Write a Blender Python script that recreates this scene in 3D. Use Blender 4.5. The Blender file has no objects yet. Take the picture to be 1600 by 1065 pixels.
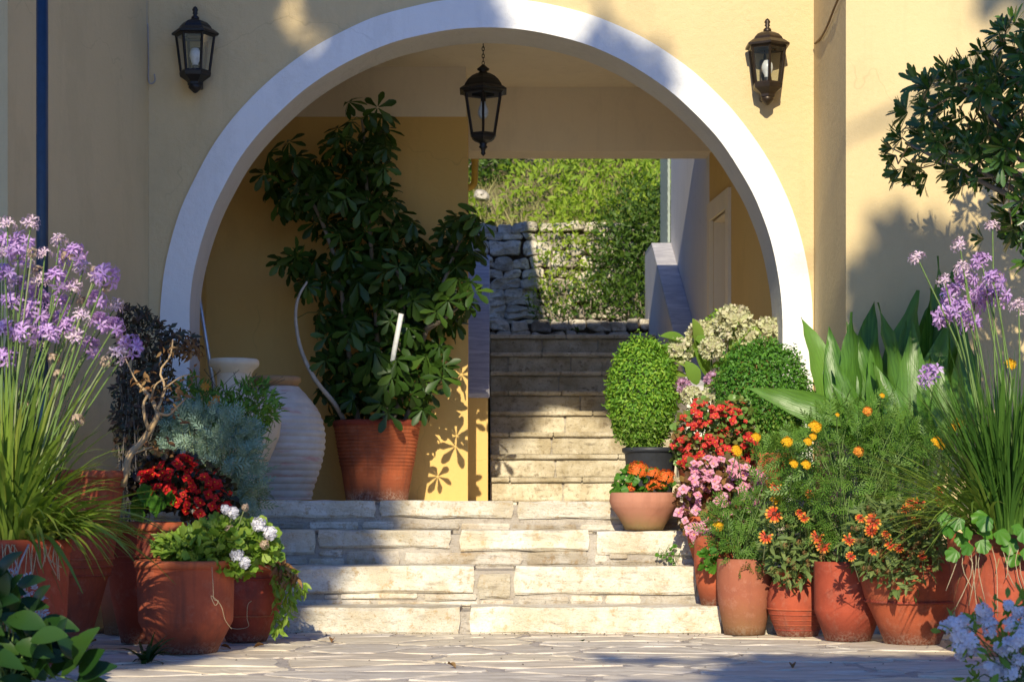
import bpy, math, random
import numpy as np
from mathutils import Vector, Matrix, noise as mnoise
R = math.radians
rng = np.random.default_rng(7)
random.seed(7)
sc = bpy.context.scene
COL = sc.collection

# ------------------------------------------------------------------ camera, sky, sun, exposure
EYE = 0.62; FPX = 3000.0; VPX = 765.0; HY = 785.0
cd = bpy.data.cameras.new('camera'); cam = bpy.data.objects.new('camera', cd); COL.objects.link(cam)
cam.location = (0, 0, EYE); cam.rotation_euler = (R(90), 0, 0)
cd.sensor_width = 36; cd.lens = FPX / 1600 * 36
cd.shift_x = (800 - VPX) / 1600; cd.shift_y = (HY - 532.5) / 1600
cd.clip_end = 500; cd.clip_start = 0.05
cd.dof.use_dof = True; cd.dof.focus_distance = 9.6; cd.dof.aperture_fstop = 5.0
sc.camera = cam

SUN_AZ, SUN_EL = R(5), R(26)          # from the left of straight behind the camera
TO_SUN = Vector((-math.sin(SUN_AZ) * math.cos(SUN_EL), -math.cos(SUN_AZ) * math.cos(SUN_EL), math.sin(SUN_EL)))
w = bpy.data.worlds.new('World'); sc.world = w; w.use_nodes = True
nt = w.node_tree; nt.nodes.clear()
sky = nt.nodes.new('ShaderNodeTexSky'); sky.sky_type = 'NISHITA'; sky.sun_disc = False
sky.sun_elevation = SUN_EL; sky.sun_rotation = math.atan2(TO_SUN.x, TO_SUN.y)
bg = nt.nodes.new('ShaderNodeBackground'); bg.inputs[1].default_value = 0.11
wo = nt.nodes.new('ShaderNodeOutputWorld')
sky.dust_density = 0.3; sky.ozone_density = 3.0; sky.air_density = 1.0
sky_tint = nt.nodes.new('ShaderNodeMix'); sky_tint.data_type = 'RGBA'; sky_tint.blend_type = 'MULTIPLY'; sky_tint.inputs[0].default_value = 1.0
sky_tint.inputs[7].default_value = (.52, .80, 1.42, 1)      # the whole sky is tinted blue to cool the light in the shade
nt.links.new(sky.outputs[0], sky_tint.inputs[6]); nt.links.new(sky_tint.outputs[2], bg.inputs[0]); nt.links.new(bg.outputs[0], wo.inputs[0])
sl = bpy.data.lights.new('sun', 'SUN'); sl.energy = 5.0; sl.angle = R(0.5); sl.color = (1.0, 0.89, 0.66)
so = bpy.data.objects.new('sun', sl); COL.objects.link(so); so.rotation_euler = TO_SUN.to_track_quat('Z', 'Y').to_euler(); so.location = (-3, -10, 12)
sc.view_settings.view_transform = 'Standard'; sc.view_settings.look = 'None'
sc.view_settings.exposure = 0.25; sc.view_settings.gamma = 1.0; sc.view_settings.use_curve_mapping = False
sc.render.engine = 'CYCLES'
sc.cycles.use_denoising = True
sc.cycles.max_bounces = 8; sc.cycles.transparent_max_bounces = 8

# ------------------------------------------------------------------ helpers
def P(px, py, Y):
    """the point at depth Y that the photograph shows at pixel px, py"""
    return np.array([(px - VPX) * Y / FPX, Y, EYE + (HY - py) * Y / FPX])
def PX(px, Y): return (px - VPX) * Y / FPX
def PZ(py, Y): return EYE + (HY - py) * Y / FPX

def tag(o, label=None, cat=None, group=None, kind=None):
    if label: o['label'] = label
    if cat: o['category'] = cat
    if group: o['group'] = group
    if kind: o['kind'] = kind
    return o
def thing(name, loc, label, cat, group=None):
    o = bpy.data.objects.new(name, None); COL.objects.link(o); o.location = Vector(loc)
    o.empty_display_size = 0.1
    return tag(o, label, cat, group)
def wpos(o):
    p = Vector((0, 0, 0))
    while o is not None:
        p += o.location; o = o.parent
    return p

class G:
    """collects geometry for ONE mesh"""
    def __init__(s): s.v = []; s.f = {}; s.n = 0
    def add(s, V, F, mi=0):
        V = np.asarray(V, float).reshape(-1, 3)
        if isinstance(F, np.ndarray): Fs = {F.shape[1]: F}
        else:
            Fs = {}
            for f in F: Fs.setdefault(len(f), []).append(f)
        for k, a in Fs.items():
            s.f.setdefault(k, []).append((np.asarray(a, int).reshape(-1, k) + s.n, mi))
        s.v.append(V); s.n += len(V); return s
    def inst(s, tpl, pos, yd, zd, sc_, mi=None):
        """copies of tpl (list of (V,F,mi)) with its y axis along yd and z axis near zd"""
        pos = np.asarray(pos, float).reshape(-1, 3); N = len(pos)
        yd = np.broadcast_to(np.asarray(yd, float), (N, 3)); zd = np.broadcast_to(np.asarray(zd, float), (N, 3))
        y = yd / (np.linalg.norm(yd, axis=1, keepdims=True) + 1e-9)
        x = np.cross(y, zd); nx = np.linalg.norm(x, axis=1, keepdims=True); x = np.where(nx < 1e-4, np.array([1., 0, 0]), x / (nx + 1e-9))
        z = np.cross(x, y)
        M = np.stack([x, y, z], axis=2) * np.broadcast_to(np.asarray(sc_, float), (N,))[:, None, None]
        for V, F, m in tpl:
            W = np.einsum('nij,kj->nki', M, V) + pos[:, None, :]
            k = len(V)
            FF = (np.asarray(F, int)[None] + (np.arange(N) * k)[:, None, None]).reshape(-1, np.asarray(F).shape[1])
            s.add(W.reshape(-1, 3), FF, m if mi is None else mi)
        return s
    def box(s, x0, x1, y0, y1, z0, z1, mi=0):
        V = [(x, y, z) for z in (z0, z1) for y in (y0, y1) for x in (x0, x1)]
        F = [(0, 2, 3, 1), (4, 5, 7, 6), (0, 1, 5, 4), (2, 6, 7, 3), (0, 4, 6, 2), (1, 3, 7, 5)]
        return s.add(V, F, mi)
    def tube(s, pts, rad, seg=6, mi=0, cap=True):
        pts = np.asarray(pts, float); n = len(pts); rad = np.broadcast_to(np.asarray(rad, float), (n,))
        t = np.gradient(pts, axis=0); t /= np.linalg.norm(t, axis=1, keepdims=True) + 1e-9
        up = np.array([0, 0, 1.]) if abs(t[0][2]) < .9 else np.array([1., 0, 0])
        x = np.cross(t[0], up); x /= np.linalg.norm(x); V = []
        a = np.arange(seg) * 2 * math.pi / seg
        for i in range(n):
            x = x - t[i] * np.dot(x, t[i]); x /= np.linalg.norm(x) + 1e-9; y = np.cross(t[i], x)
            V.append(pts[i] + rad[i] * (np.cos(a)[:, None] * x + np.sin(a)[:, None] * y))
        F = [(i * seg + j, i * seg + (j + 1) % seg, (i + 1) * seg + (j + 1) % seg, (i + 1) * seg + j) for i in range(n - 1) for j in range(seg)]
        if cap: F += [tuple(range(seg - 1, -1, -1)), tuple(range((n - 1) * seg, n * seg))]
        return s.add(np.concatenate(V), F, mi)
    def lathe(s, prof, c=(0, 0, 0), seg=40, mi=0, ph=0.0, wob=0.0):
        """prof: list of (r, z)"""
        prof = np.asarray(prof, float); n = len(prof); a = np.arange(seg) * 2 * math.pi / seg + ph
        V = np.zeros((n, seg, 3)); rr = prof[:, 0][:, None] * (1 + wob * np.sin(2 * a + 1.3)[None] + wob * .6 * np.sin(3 * a + prof[:, 1][:, None] * 9))
        V[:, :, 0] = rr * np.cos(a) + c[0]; V[:, :, 1] = rr * np.sin(a) + c[1]; V[:, :, 2] = prof[:, 1][:, None] + c[2]
        F = np.array([(i * seg + j, i * seg + (j + 1) % seg, (i + 1) * seg + (j + 1) % seg, (i + 1) * seg + j) for i in range(n - 1) for j in range(seg)])
        return s.add(V.reshape(-1, 3), F, mi)
    def mesh(s, name, mats, smooth=True, origin=(0, 0, 0)):
        me = bpy.data.meshes.new(name)
        V = np.concatenate(s.v) - np.asarray(origin)
        me.vertices.add(len(V)); me.vertices.foreach_set('co', V.ravel())
        L = []; tot = []; mi = []
        for k, lst in s.f.items():
            for A, m in lst:
                L.append(A.ravel()); tot.append(np.full(len(A), k)); mi.append(np.full(len(A), m))
        L = np.concatenate(L); tot = np.concatenate(tot); mi = np.concatenate(mi)
        me.loops.add(len(L)); me.loops.foreach_set('vertex_index', L)
        me.polygons.add(len(tot)); st = np.concatenate([[0], np.cumsum(tot)[:-1]])
        me.polygons.foreach_set('loop_start', st); me.polygons.foreach_set('loop_total', tot)
        me.polygons.foreach_set('material_index', mi); me.polygons.foreach_set('use_smooth', np.full(len(tot), smooth))
        for m in (mats if isinstance(mats, (list, tuple)) else [mats]): me.materials.append(m)
        me.update(calc_edges=True); me.validate(); return me
    def obj(s, name, mats, parent=None, smooth=True, kind=None):
        o0 = wpos(parent) if parent is not None else (0, 0, 0)
        o = bpy.data.objects.new(name, s.mesh(name, mats, smooth, o0)); COL.objects.link(o)
        if parent is not None: o.parent = parent
        if kind: o['kind'] = kind
        return o
def bevel(o, wd=0.004, seg=2):
    m = o.modifiers.new('bevel', 'BEVEL'); m.width = wd; m.segments = seg; m.limit_method = 'ANGLE'; m.angle_limit = R(35); return o
def put(name, me, parent, pos, yd=(0, 1, 0), zd=(0, 0, 1), s=1.0):
    """an object that shares mesh me, its y along yd"""
    y = Vector(yd).normalized(); x = y.cross(Vector(zd))
    x = x.normalized() if x.length > 1e-4 else Vector((1, 0, 0)); z = x.cross(y)
    M = Matrix((x, y, z)).transposed().to_4x4() @ Matrix.Diagonal((s, s, s, 1))
    M.translation = Vector(pos) - (wpos(parent) if parent is not None else Vector((0, 0, 0)))
    o = bpy.data.objects.new(name, me); COL.objects.link(o); o.parent = parent; o.matrix_local = M; return o

# ------------------------------------------------------------------ materials
def mat(name):
    m = bpy.data.materials.new(name); m.use_nodes = True; n = m.node_tree; n.nodes.clear(); return m, n
class N:
    """tiny node-tree writer"""
    def __init__(s, nt): s.t = nt
    def n(s, typ, **kw):
        x = s.t.nodes.new('ShaderNode' + typ)
        for k, v in kw.items(): setattr(x, k, v)
        return x
    def l(s, a, b): s.t.links.new(a, b)
    def coord(s, out='Object', scale=(1, 1, 1)):
        c = s.n('TexCoord'); m = s.n('Mapping'); m.inputs['Scale'].default_value = scale; s.l(c.outputs[out], m.inputs[0]); return m.outputs[0]
    def wcoord(s, scale=(1, 1, 1)):
        c = s.n('NewGeometry'); m = s.n('Mapping'); m.inputs['Scale'].default_value = scale; s.l(c.outputs['Position'], m.inputs[0]); return m.outputs[0]
    def noise(s, co, scale, detail=4, rough=.55):
        x = s.n('TexNoise'); x.inputs['Scale'].default_value = scale; x.inputs['Detail'].default_value = detail; x.inputs['Roughness'].default_value = rough; s.l(co, x.inputs[0]); return x.outputs[0]
    def ramp(s, f, stops):
        x = s.n('ValToRGB'); e = x.color_ramp.elements
        while len(e) < len(stops): e.new(.5)
        for i, (p, c) in enumerate(stops):
            e[i].position = p; e[i].color = (c[0], c[1], c[2], 1) if not isinstance(c, (int, float)) else (c, c, c, 1)
        s.l(f, x.inputs[0]); return x.outputs[0]
    def mix(s, f, a, b, mode='MIX'):
        x = s.n('Mix', data_type='RGBA', blend_type=mode)
        for i, v in ((0, f), (6, a), (7, b)):
            if isinstance(v, (int, float)): x.inputs[i].default_value = v
            elif isinstance(v, tuple): x.inputs[i].default_value = (v[0], v[1], v[2], 1)
            else: s.l(v, x.inputs[i])
        return x.outputs[2]
    def math(s, op, a, b=0.0):
        x = s.n('Math', operation=op)
        for i, v in ((0, a), (1, b)):
            if isinstance(v, (int, float)): x.inputs[i].default_value = v
            else: s.l(v, x.inputs[i])
        return x.outputs[0]
    def bump(s, h, strength=.3, dist=.01, nrm=None):
        x = s.n('Bump'); x.inputs['Strength'].default_value = strength; x.inputs['Distance'].default_value = dist; s.l(h, x.inputs['Height'])
        if nrm is not None: s.l(nrm, x.inputs['Normal'])
        return x.outputs[0]
    def bsdf(s, col, rough=.8, spec=.3, nrm=None, metal=0.0, **kw):
        b = s.n('BsdfPrincipled')
        if isinstance(col, tuple): b.inputs['Base Color'].default_value = (*col[:3], 1)
        else: s.l(col, b.inputs['Base Color'])
        if isinstance(rough, (int, float)): b.inputs['Roughness'].default_value = rough
        else: s.l(rough, b.inputs['Roughness'])
        b.inputs['Specular IOR Level'].default_value = spec; b.inputs['Metallic'].default_value = metal
        if nrm is not None: s.l(nrm, b.inputs['Normal'])
        for k, v in kw.items(): b.inputs[k].default_value = v
        return b.outputs[0]
    def out(s, sh): o = s.n('OutputMaterial'); s.l(sh, o.inputs[0])

def plaster(name, c, c2, grain=1.0, stain=.25):
    m, t = mat(name); q = N(t); co = q.wcoord()
    big = q.noise(co, 1.3, 5, .6); fine = q.noise(co, 150, 3, .6); mid = q.noise(co, 28, 4, .6)
    col = q.mix(q.ramp(big, [(.35, 0.), (.7, 1.)]), c, c2)
    streak = q.noise(q.wcoord((9, 9, .7)), 1.6, 4, .6)
    col = q.mix(q.math('MULTIPLY', q.ramp(streak, [(.55, 0.), (.8, 1.)]), stain), col, tuple(x * .72 for x in c))
    pt = q.noise(q.wcoord((1, 1, .5)), 3.7, 6, .7); col = q.mix(q.ramp(pt, [(.52, 0.), (.62, .22)]), col, tuple(x * .8 for x in c2))
    vo = q.n('TexVoronoi', feature='DISTANCE_TO_EDGE'); vc = q.n('Vector' + 'Math', operation='ADD'); nz_ = q.n('TexNoise'); nz_.inputs['Scale'].default_value = 6; cw = q.wcoord(); q.l(cw, nz_.inputs[0])
    sc3 = q.n('VectorMath', operation='SCALE'); q.l(nz_.outputs[1], sc3.inputs[0]); sc3.inputs['Scale'].default_value = .22; q.l(cw, vc.inputs[0]); q.l(sc3.outputs[0], vc.inputs[1]); q.l(vc.outputs[0], vo.inputs['Vector']); vo.inputs['Scale'].default_value = .9
    crk = q.math('MULTIPLY', q.ramp(vo.outputs[0], [(0, 1.), (.0035, 0.)]), q.ramp(q.noise(q.wcoord(), .9, 3, .6), [(.52, 0.), (.58, .28)]))
    col = q.mix(crk, col, tuple(x * .45 for x in c))
    b1 = q.bump(mid, .35 * grain, .012); b2 = q.bump(fine, .45 * grain, .004, b1)
    q.out(q.bsdf(col, .9, .15, b2)); return m
M = {}
M['yellow'] = plaster('yellow_plaster', (.66, .51, .275), (.61, .475, .255), .8)
M['yellow_rough'] = plaster('rough_yellow_plaster', (.65, .50, .275), (.59, .465, .255), 1.6)
M['ochre'] = plaster('bounce_warmed_plaster', (.68, .46, .165), (.64, .43, .155), .6)  # same yellow paint, with the passage's warm bounced light put into the colour
M['cream'] = plaster('cream_plaster', (.80, .71, .55), (.77, .68, .53), .5)
M['grey_plaster'] = plaster('pale_grey_plaster', (.74, .70, .64), (.69, .65, .60), .5)
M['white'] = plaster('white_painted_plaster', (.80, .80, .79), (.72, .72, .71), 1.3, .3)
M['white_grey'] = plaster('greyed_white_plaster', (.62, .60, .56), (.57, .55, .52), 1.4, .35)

def stone(name, c, c2, dark, speck=(.35, .24, .12), var=.25, sc_=1.0):
    m, t = mat(name); q = N(t); co = q.wcoord((sc_, sc_, sc_))
    oi = q.n('ObjectInfo')
    big = q.noise(co, 5, 6, .65); fine = q.noise(co, 60, 5, .7); spk = q.noise(co, 23, 5, .75)
    col = q.mix(q.ramp(big, [(.42, 0.), (.60, 1.)]), c, c2)
    pit = q.noise(co, 95, 3, .8)
    col = q.mix(q.ramp(spk, [(.54, 0.), (.66, .75)]), col, speck)
    col = q.mix(q.ramp(pit, [(.60, 0.), (.70, .85)]), col, dark)
    crk = q.noise(q.wcoord((6 * sc_, 6 * sc_, 22 * sc_)), 1.2, 6, .7)
    col = q.mix(q.ramp(crk, [(.57, 0.), (.68, .6)]), col, dark)
    hv = q.n('HueSaturation'); q.l(col, hv.inputs['Color'])
    hv.inputs['Saturation'].default_value = 1.0
    q.l(q.math('ADD', q.math('MULTIPLY', oi.outputs['Random'], var), 1 - var * .6), hv.inputs['Value'])
    b1 = q.bump(big, .7, .03); b2 = q.bump(fine, .7, .008, b1); b3 = q.bump(crk, .6, -.02, b2); b3 = q.bump(pit, .6, -.006, b3)
    q.out(q.bsdf(hv.outputs[0], .88, .2, b3)); return m
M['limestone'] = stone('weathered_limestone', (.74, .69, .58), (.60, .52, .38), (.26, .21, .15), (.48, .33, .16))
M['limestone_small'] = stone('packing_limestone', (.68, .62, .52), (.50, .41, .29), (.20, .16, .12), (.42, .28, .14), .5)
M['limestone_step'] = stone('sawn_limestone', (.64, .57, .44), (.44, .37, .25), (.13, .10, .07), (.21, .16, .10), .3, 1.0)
M['wall_stone'] = stone('dry_wall_stone', (.66, .60, .50), (.40, .35, .28), (.09, .075, .055), (.14, .125, .10), .6)
M['mortar'] = stone('grey_mortar', (.50, .45, .38), (.40, .35, .29), (.2, .17, .14), (.28, .23, .18), 0)
M['earth'] = stone('dark_earth', (.10, .075, .05), (.06, .045, .03), (.03, .022, .015), (.14, .1, .06), 0)
M['hill_earth'] = stone('dry_hillside_earth', (.20, .16, .09), (.12, .11, .05), (.06, .05, .03), (.25, .2, .12), 0)

m, t = mat('crazy_paving_stone'); q = N(t); oi = q.n('ObjectInfo'); co = q.wcoord()
base = q.ramp(oi.outputs['Random'], [(0, (.64, .55, .44)), (.3, (.78, .68, .51)), (.6, (.60, .55, .48)), (1, (.74, .64, .50))])
n1 = q.noise(q.wcoord((3, 12, 6)), 1.2, 6, .65)
col = q.mix(q.ramp(n1, [(.40, 0.), (.7, .7)]), base, (.33, .27, .2)); n2 = q.noise(co, 70, 4, .7)
col = q.mix(q.ramp(n2, [(.6, 0.), (.75, .4)]), col, (.3, .25, .2))
q.out(q.bsdf(col, .75, .3, q.bump(n2, .35, .004, q.bump(n1, .6, .012)))); M['paver'] = m

m, t = mat('streaked_grey_marble'); q = N(t)
mb = q.noise(q.wcoord((1.6, 7, 5)), 1.1, 6, .62)
col = q.ramp(mb, [(.30, (.34, .33, .37)), (.45, (.50, .49, .52)), (.5, (.36, .35, .39)), (.62, (.60, .58, .60))])
q.out(q.bsdf(col, .45, .4)); M['marble'] = m

def terracotta(name, c, c2, pale=.35, moss=.0, grime=.3, streak=.3):
    m, t = mat(name); q = N(t); co = q.coord('Object')
    n1 = q.noise(co, 4.5, 7, .7); n2 = q.noise(co, 90, 4, .7); n3 = q.noise(q.coord('Object', (14, 14, 1.4)), 1.3, 5, .6); n4 = q.noise(co, 17, 6, .75)
    col = q.mix(q.ramp(n1, [(.3, 0.), (.7, 1.)]), c, c2)
    col = q.mix(q.math('MULTIPLY', q.ramp(n4, [(.53, 0.), (.68, 1.)]), pale), col, (.52, .25, .16))
    col = q.mix(q.math('MULTIPLY', q.ramp(n3, [(.5, 0.), (.75, 1.)]), streak), col, (.16, .055, .035))
    g = q.n('TexCoord'); sp = q.n('SeparateXYZ'); q.l(g.outputs['Generated'], sp.inputs[0])
    lo = q.ramp(q.math('ADD', sp.outputs[2], q.math('MULTIPLY', n1, .35)), [(.22, 1.), (.5, 0.)])
    col = q.mix(q.math('MULTIPLY', lo, grime), col, (.13, .06, .04))
    lime = q.math('MULTIPLY', q.ramp(q.math('ADD', sp.outputs[2], q.math('MULTIPLY', n4, .3)), [(.16, 1.), (.30, 0.)]), q.ramp(n2, [(.42, 0.), (.6, .7)])); col = q.mix(lime, col, (.50, .36, .28))
    if moss: col = q.mix(q.math('MULTIPLY', q.ramp(q.math('ADD', sp.outputs[2], q.math('MULTIPLY', n1, .5)), [(.35, 1.), (.75, 0.)]), moss), col, (.20, .17, .05))
    oi = q.n('ObjectInfo'); hv = q.n('HueSaturation'); q.l(col, hv.inputs['Color']); q.l(q.math('ADD', q.math('MULTIPLY', oi.outputs['Random'], .4), .72), hv.inputs['Value']); q.l(q.math('ADD', q.math('MULTIPLY', oi.outputs['Random'], .018), .488), hv.inputs['Hue']); col = hv.outputs[0]
    b = q.bump(n1, .3, .01, q.bump(n2, .3, .003))
    q.out(q.bsdf(col, .82, .25, b)); return m
M['terra'] = terracotta('terracotta', (.48, .105, .045), (.27, .055, .026), .3, 0, .5, .75)
M['terra_old'] = terracotta('weathered_terracotta', (.42, .15, .075), (.31, .11, .06), .6, .4, .3)
M['terra_pale'] = terracotta('pale_mossy_terracotta', (.52, .25, .16), (.46, .20, .12), .4, .7, .1)
M['terra_stained'] = terracotta('dark_stained_terracotta', (.50, .112, .048), (.28, .06, .028), .2, .0, .65, .8)
M['cream_jar'] = terracotta('cream_limewashed_clay', (.70, .60, .44), (.60, .49, .34), .2, 0, .15, .1)
m, t = mat('whitish_ribbed_clay'); q = N(t); co = q.coord('Object'); n1 = q.noise(co, 5, 6, .65); n2 = q.noise(q.coord('Object', (1, 1, 6)), 4, 5, .6)
col = q.mix(q.ramp(n1, [(.35, 0.), (.65, 1.)]), (.62, .57, .50), (.48, .41, .33)); col = q.mix(q.ramp(n2, [(.54, 0.), (.68, .7)]), col, (.50, .22, .17))
q.out(q.bsdf(col, .85, .2, q.bump(q.noise(co, 80, 4), .3, .003))); M['pithos'] = m

def plain(name, c, rough=.5, spec=.4, metal=0.0, bump=0, **kw):
    m, t = mat(name); q = N(t); co = q.coord('Object'); n1 = q.noise(co, 30, 4)
    col = q.mix(q.ramp(n1, [(.4, 0.), (.7, 1.)]), c, tuple(x * .75 for x in c))
    q.out(q.bsdf(col, rough, spec, q.bump(n1, bump, .003) if bump else None, metal, **kw)); return m
M['iron'] = plain('black_cast_iron', (.018, .016, .015), .42, .5, .3, .3)
M['iron_bronze'] = plain('bronzed_black_iron', (.045, .03, .018), .4, .5, .5, .3)
M['black_plastic'] = plain('black_plastic', (.035, .038, .045), .5, .4)
M['bulb'] = plain('frosted_bulb', (.75, .75, .73), .3, .5)
M['white_plastic'] = plain('white_plastic', (.7, .7, .68), .4, .4)
M['blue_metal'] = plain('dark_blue_painted_metal', (.012, .035, .07), .4, .5, 0, .2)
M['cable'] = plain('brown_cable', (.20, .11, .04), .6, .3)
M['cable_grey'] = plain('grey_cable', (.36, .33, .30), .6, .3)
M['pipe_yellow'] = plain('yellow_painted_pipe', (.72, .46, .07), .45, .4)
M['bark'] = plain('grey_bark', (.26, .22, .17), .9, .2, 0, .6)
M['bark_pale'] = plain('pale_bark', (.46, .42, .36), .85, .2, 0, .6)
M['twig'] = plain('tan_dead_wood', (.46, .32, .17), .85, .2, 0, .5)
M['wood_green'] = plain('grey_green_painted_wood', (.30, .36, .33), .6, .3)
M['aluminium'] = plain('brushed_aluminium', (.55, .58, .62), .35, .5, .6)
M['teal'] = plain('teal_plastic', (.02, .16, .20), .4)
M['green_stem'] = plain('green_stem', (.13, .21, .055), .55, .3)
M['pale_stem'] = plain('pale_green_stem', (.26, .30, .14), .6, .3)
M['root'] = plain('straw_coloured_roots', (.50, .40, .24), .8, .2)
m, t = mat('clear_glass'); q = N(t)
g = q.n('BsdfGlossy'); g.inputs['Roughness'].default_value = .05; tr = q.n('BsdfTransparent'); tr.inputs[0].default_value = (.86, .88, .88, 1)
fr = q.n('Fresnel'); fr.inputs[0].default_value = 1.5; mx = q.n('MixShader'); q.l(q.math('ADD', q.math('MULTIPLY', fr.outputs[0], .45), .01), mx.inputs[0]); q.l(tr.outputs[0], mx.inputs[1]); q.l(g.outputs[0], mx.inputs[2]); q.out(mx.outputs[0]); M['glass'] = m

def leafm(name, cols, rough=.45, trans=.3, spec=.35, tcol=None, veins=False):
    """colour differs from leaf to leaf; light passes through"""
    m, t = mat(name); q = N(t); ge = q.n('NewGeometry'); oi = q.n('ObjectInfo')
    f = q.math('FRACT', q.math('ADD', ge.outputs['Random Per Island'], q.math('MULTIPLY', oi.outputs['Random'], .61)))
    k = len(cols); col = q.ramp(f, [(i / (k - 1) if k > 1 else 0, c) for i, c in enumerate(cols)])
    n1 = q.noise(q.coord('Object'), 40, 3); col = q.mix(q.math('MULTIPLY', n1, .35), col, tuple(x * .55 for x in cols[0]))
    nr = None
    if veins:
        vn = q.noise(q.coord('Object', (55, 4, 1)), 1.0, 3, .6); col = q.mix(q.ramp(vn, [(.4, 0.), (.62, .45)]), col, tuple(x * 1.45 for x in cols[1])); nr = q.bump(vn, .35, .006)
    bs = q.bsdf(col, rough, spec, nr); tl = q.n('BsdfTranslucent')
    tc = q.mix(1.0, col, tcol or (1.25, 1.3, .55), 'MULTIPLY'); q.l(tc, tl.inputs[0])
    mx = q.n('MixShader'); mx.inputs[0].default_value = trans; q.l(bs, mx.inputs[1]); q.l(tl.outputs[0], mx.inputs[2]); q.out(mx.outputs[0]); return m
L = {}
L['scheff'] = leafm('umbrella_plant_leaf', [(0.024, 0.056, 0.007), (0.039, 0.092, 0.012), (0.027, 0.066, 0.011), (0.085, 0.163, 0.021)], .42, .25, .32)
L['pitto'] = leafm('leathery_dark_leaf', [(0.033, 0.086, 0.017), (0.057, 0.135, 0.022), (0.095, 0.190, 0.026)], .28, .15, .5)
L['basil'] = leafm('basil_leaf', [(0.116, 0.275, 0.026), (0.165, 0.358, 0.031), (0.248, 0.441, 0.041), (0.362, 0.523, 0.051)], .5, .35)
L['basil_dark'] = leafm('deep_basil_leaf', [(0.058, 0.179, 0.024), (0.098, 0.261, 0.030), (0.137, 0.326, 0.036)], .5, .3)
L['strap'] = leafm('strap_leaf', [(0.161, 0.257, 0.034), (0.226, 0.330, 0.048), (0.129, 0.220, 0.034), (0.322, 0.367, 0.068)], .4, .3)
L['strap_dark'] = leafm('dark_strap_leaf', [(0.052, 0.130, 0.022), (0.081, 0.182, 0.027), (0.117, 0.234, 0.036)], .4, .3)
L['dry'] = leafm('dry_leaf', [(.30, .17, .07), (.22, .10, .04), (.38, .25, .11)], .8, .2, .1, (1.1, .9, .7))
L['canna'] = leafm('canna_leaf', [(0.068, 0.176, 0.022), (0.115, 0.258, 0.033), (0.048, 0.141, 0.018), (0.162, 0.304, 0.049)], .36, .35, .45, veins=True)
L['marig'] = leafm('marigold_leaf', [(0.082, 0.187, 0.027), (0.123, 0.250, 0.034), (0.164, 0.300, 0.046)], .5, .3)
L['gaill'] = leafm('grey_green_leaf', [(0.132, 0.209, 0.058), (0.198, 0.271, 0.077), (0.106, 0.172, 0.048), (0.251, 0.307, 0.096)], .6, .25)
L['begon'] = leafm('begonia_leaf', [(0.126, 0.266, 0.049), (0.196, 0.336, 0.070), (0.280, 0.140, 0.056), (0.098, 0.210, 0.042)], .35, .3)
L['begon_bronze'] = leafm('bronze_begonia_leaf', [(0.224, 0.112, 0.042), (0.140, 0.070, 0.035), (0.168, 0.182, 0.049), (0.308, 0.168, 0.056)], .3, .25)
L['begon_dark'] = leafm('dark_begonia_leaf', [(.035, .02, .012), (.03, .045, .015), (.06, .02, .015)], .35, .2)
L['geran'] = leafm('geranium_leaf', [(0.145, 0.276, 0.034), (0.218, 0.352, 0.042), (0.320, 0.428, 0.067)], .5, .35)
L['artem'] = leafm('silver_green_leaf', [(0.182, 0.280, 0.196), (0.238, 0.350, 0.252), (0.308, 0.420, 0.322), (0.126, 0.210, 0.126)], .7, .2)
L['silver'] = leafm('silver_white_leaf', [(.42, .46, .48), (.52, .56, .58)], .8, .15, .1, (1, 1, 1))
L['fern'] = leafm('fine_green_leaf', [(0.085, 0.214, 0.026), (0.137, 0.286, 0.032), (0.205, 0.371, 0.042)], .5, .3)
L['brownp'] = leafm('purple_brown_leaf', [(.07, .05, .035), (.06, .07, .035), (.09, .065, .04), (.15, .07, .035)], .55, .15)
L['hydr'] = leafm('hydrangea_leaf', [(0.169, 0.312, 0.046), (0.234, 0.377, 0.065), (0.325, 0.442, 0.091)], .45, .35)
L['dark'] = leafm('dark_glossy_leaf', [(0.013, 0.045, 0.009), (0.022, 0.068, 0.012), (0.038, 0.090, 0.015), (0.015, 0.053, 0.010)], .35, .2, .4)
L['hill'] = leafm('hillside_leaf', [(0.285, 0.422, 0.035), (0.394, 0.540, 0.052), (0.197, 0.328, 0.030), (0.481, 0.563, 0.086)], .6, .45)
L['hill_dark'] = leafm('shrub_dark_leaf', [(0.044, 0.104, 0.013), (0.073, 0.147, 0.018), (0.117, 0.196, 0.022)], .5, .25)
L['hill_dry'] = leafm('dry_hillside_grass', [(0.390, 0.364, 0.169), (0.312, 0.338, 0.117), (0.494, 0.429, 0.234)], .8, .3, .1, (1.1, 1, .7))
L['ivy'] = leafm('round_bright_leaf', [(0.071, 0.212, 0.025), (0.111, 0.278, 0.029)], .4, .35)
L['shade_tree'] = leafm('tree_leaf', [(.05, .11, .02), (.07, .14, .03)], .5, .1)
def petal(name, cols, trans=.3, rough=.55): return leafm(name, cols, rough, trans, .2, (1.1, 1.0, 1.0))
F_ = {}
F_['lilac'] = petal('lilac_petal', [(.66, .40, .78), (.74, .50, .84), (.58, .34, .74), (.80, .62, .88)])
F_['lilac_pale'] = petal('pale_lilac_petal', [(.74, .58, .72), (.80, .64, .66), (.72, .52, .78)])
F_['straw'] = petal('faded_straw_petal', [(.60, .46, .32), (.66, .52, .40), (.50, .36, .26)])
F_['red'] = petal('red_petal', [(.66, .03, .03), (.80, .07, .06), (.50, .02, .025), (.84, .16, .12)])
F_['crimson'] = petal('deep_red_petal', [(.66, .015, .015), (.78, .03, .02), (.46, .01, .012)])
F_['pink'] = petal('pink_petal', [(.80, .36, .50), (.84, .50, .60), (.72, .24, .40)])
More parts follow.
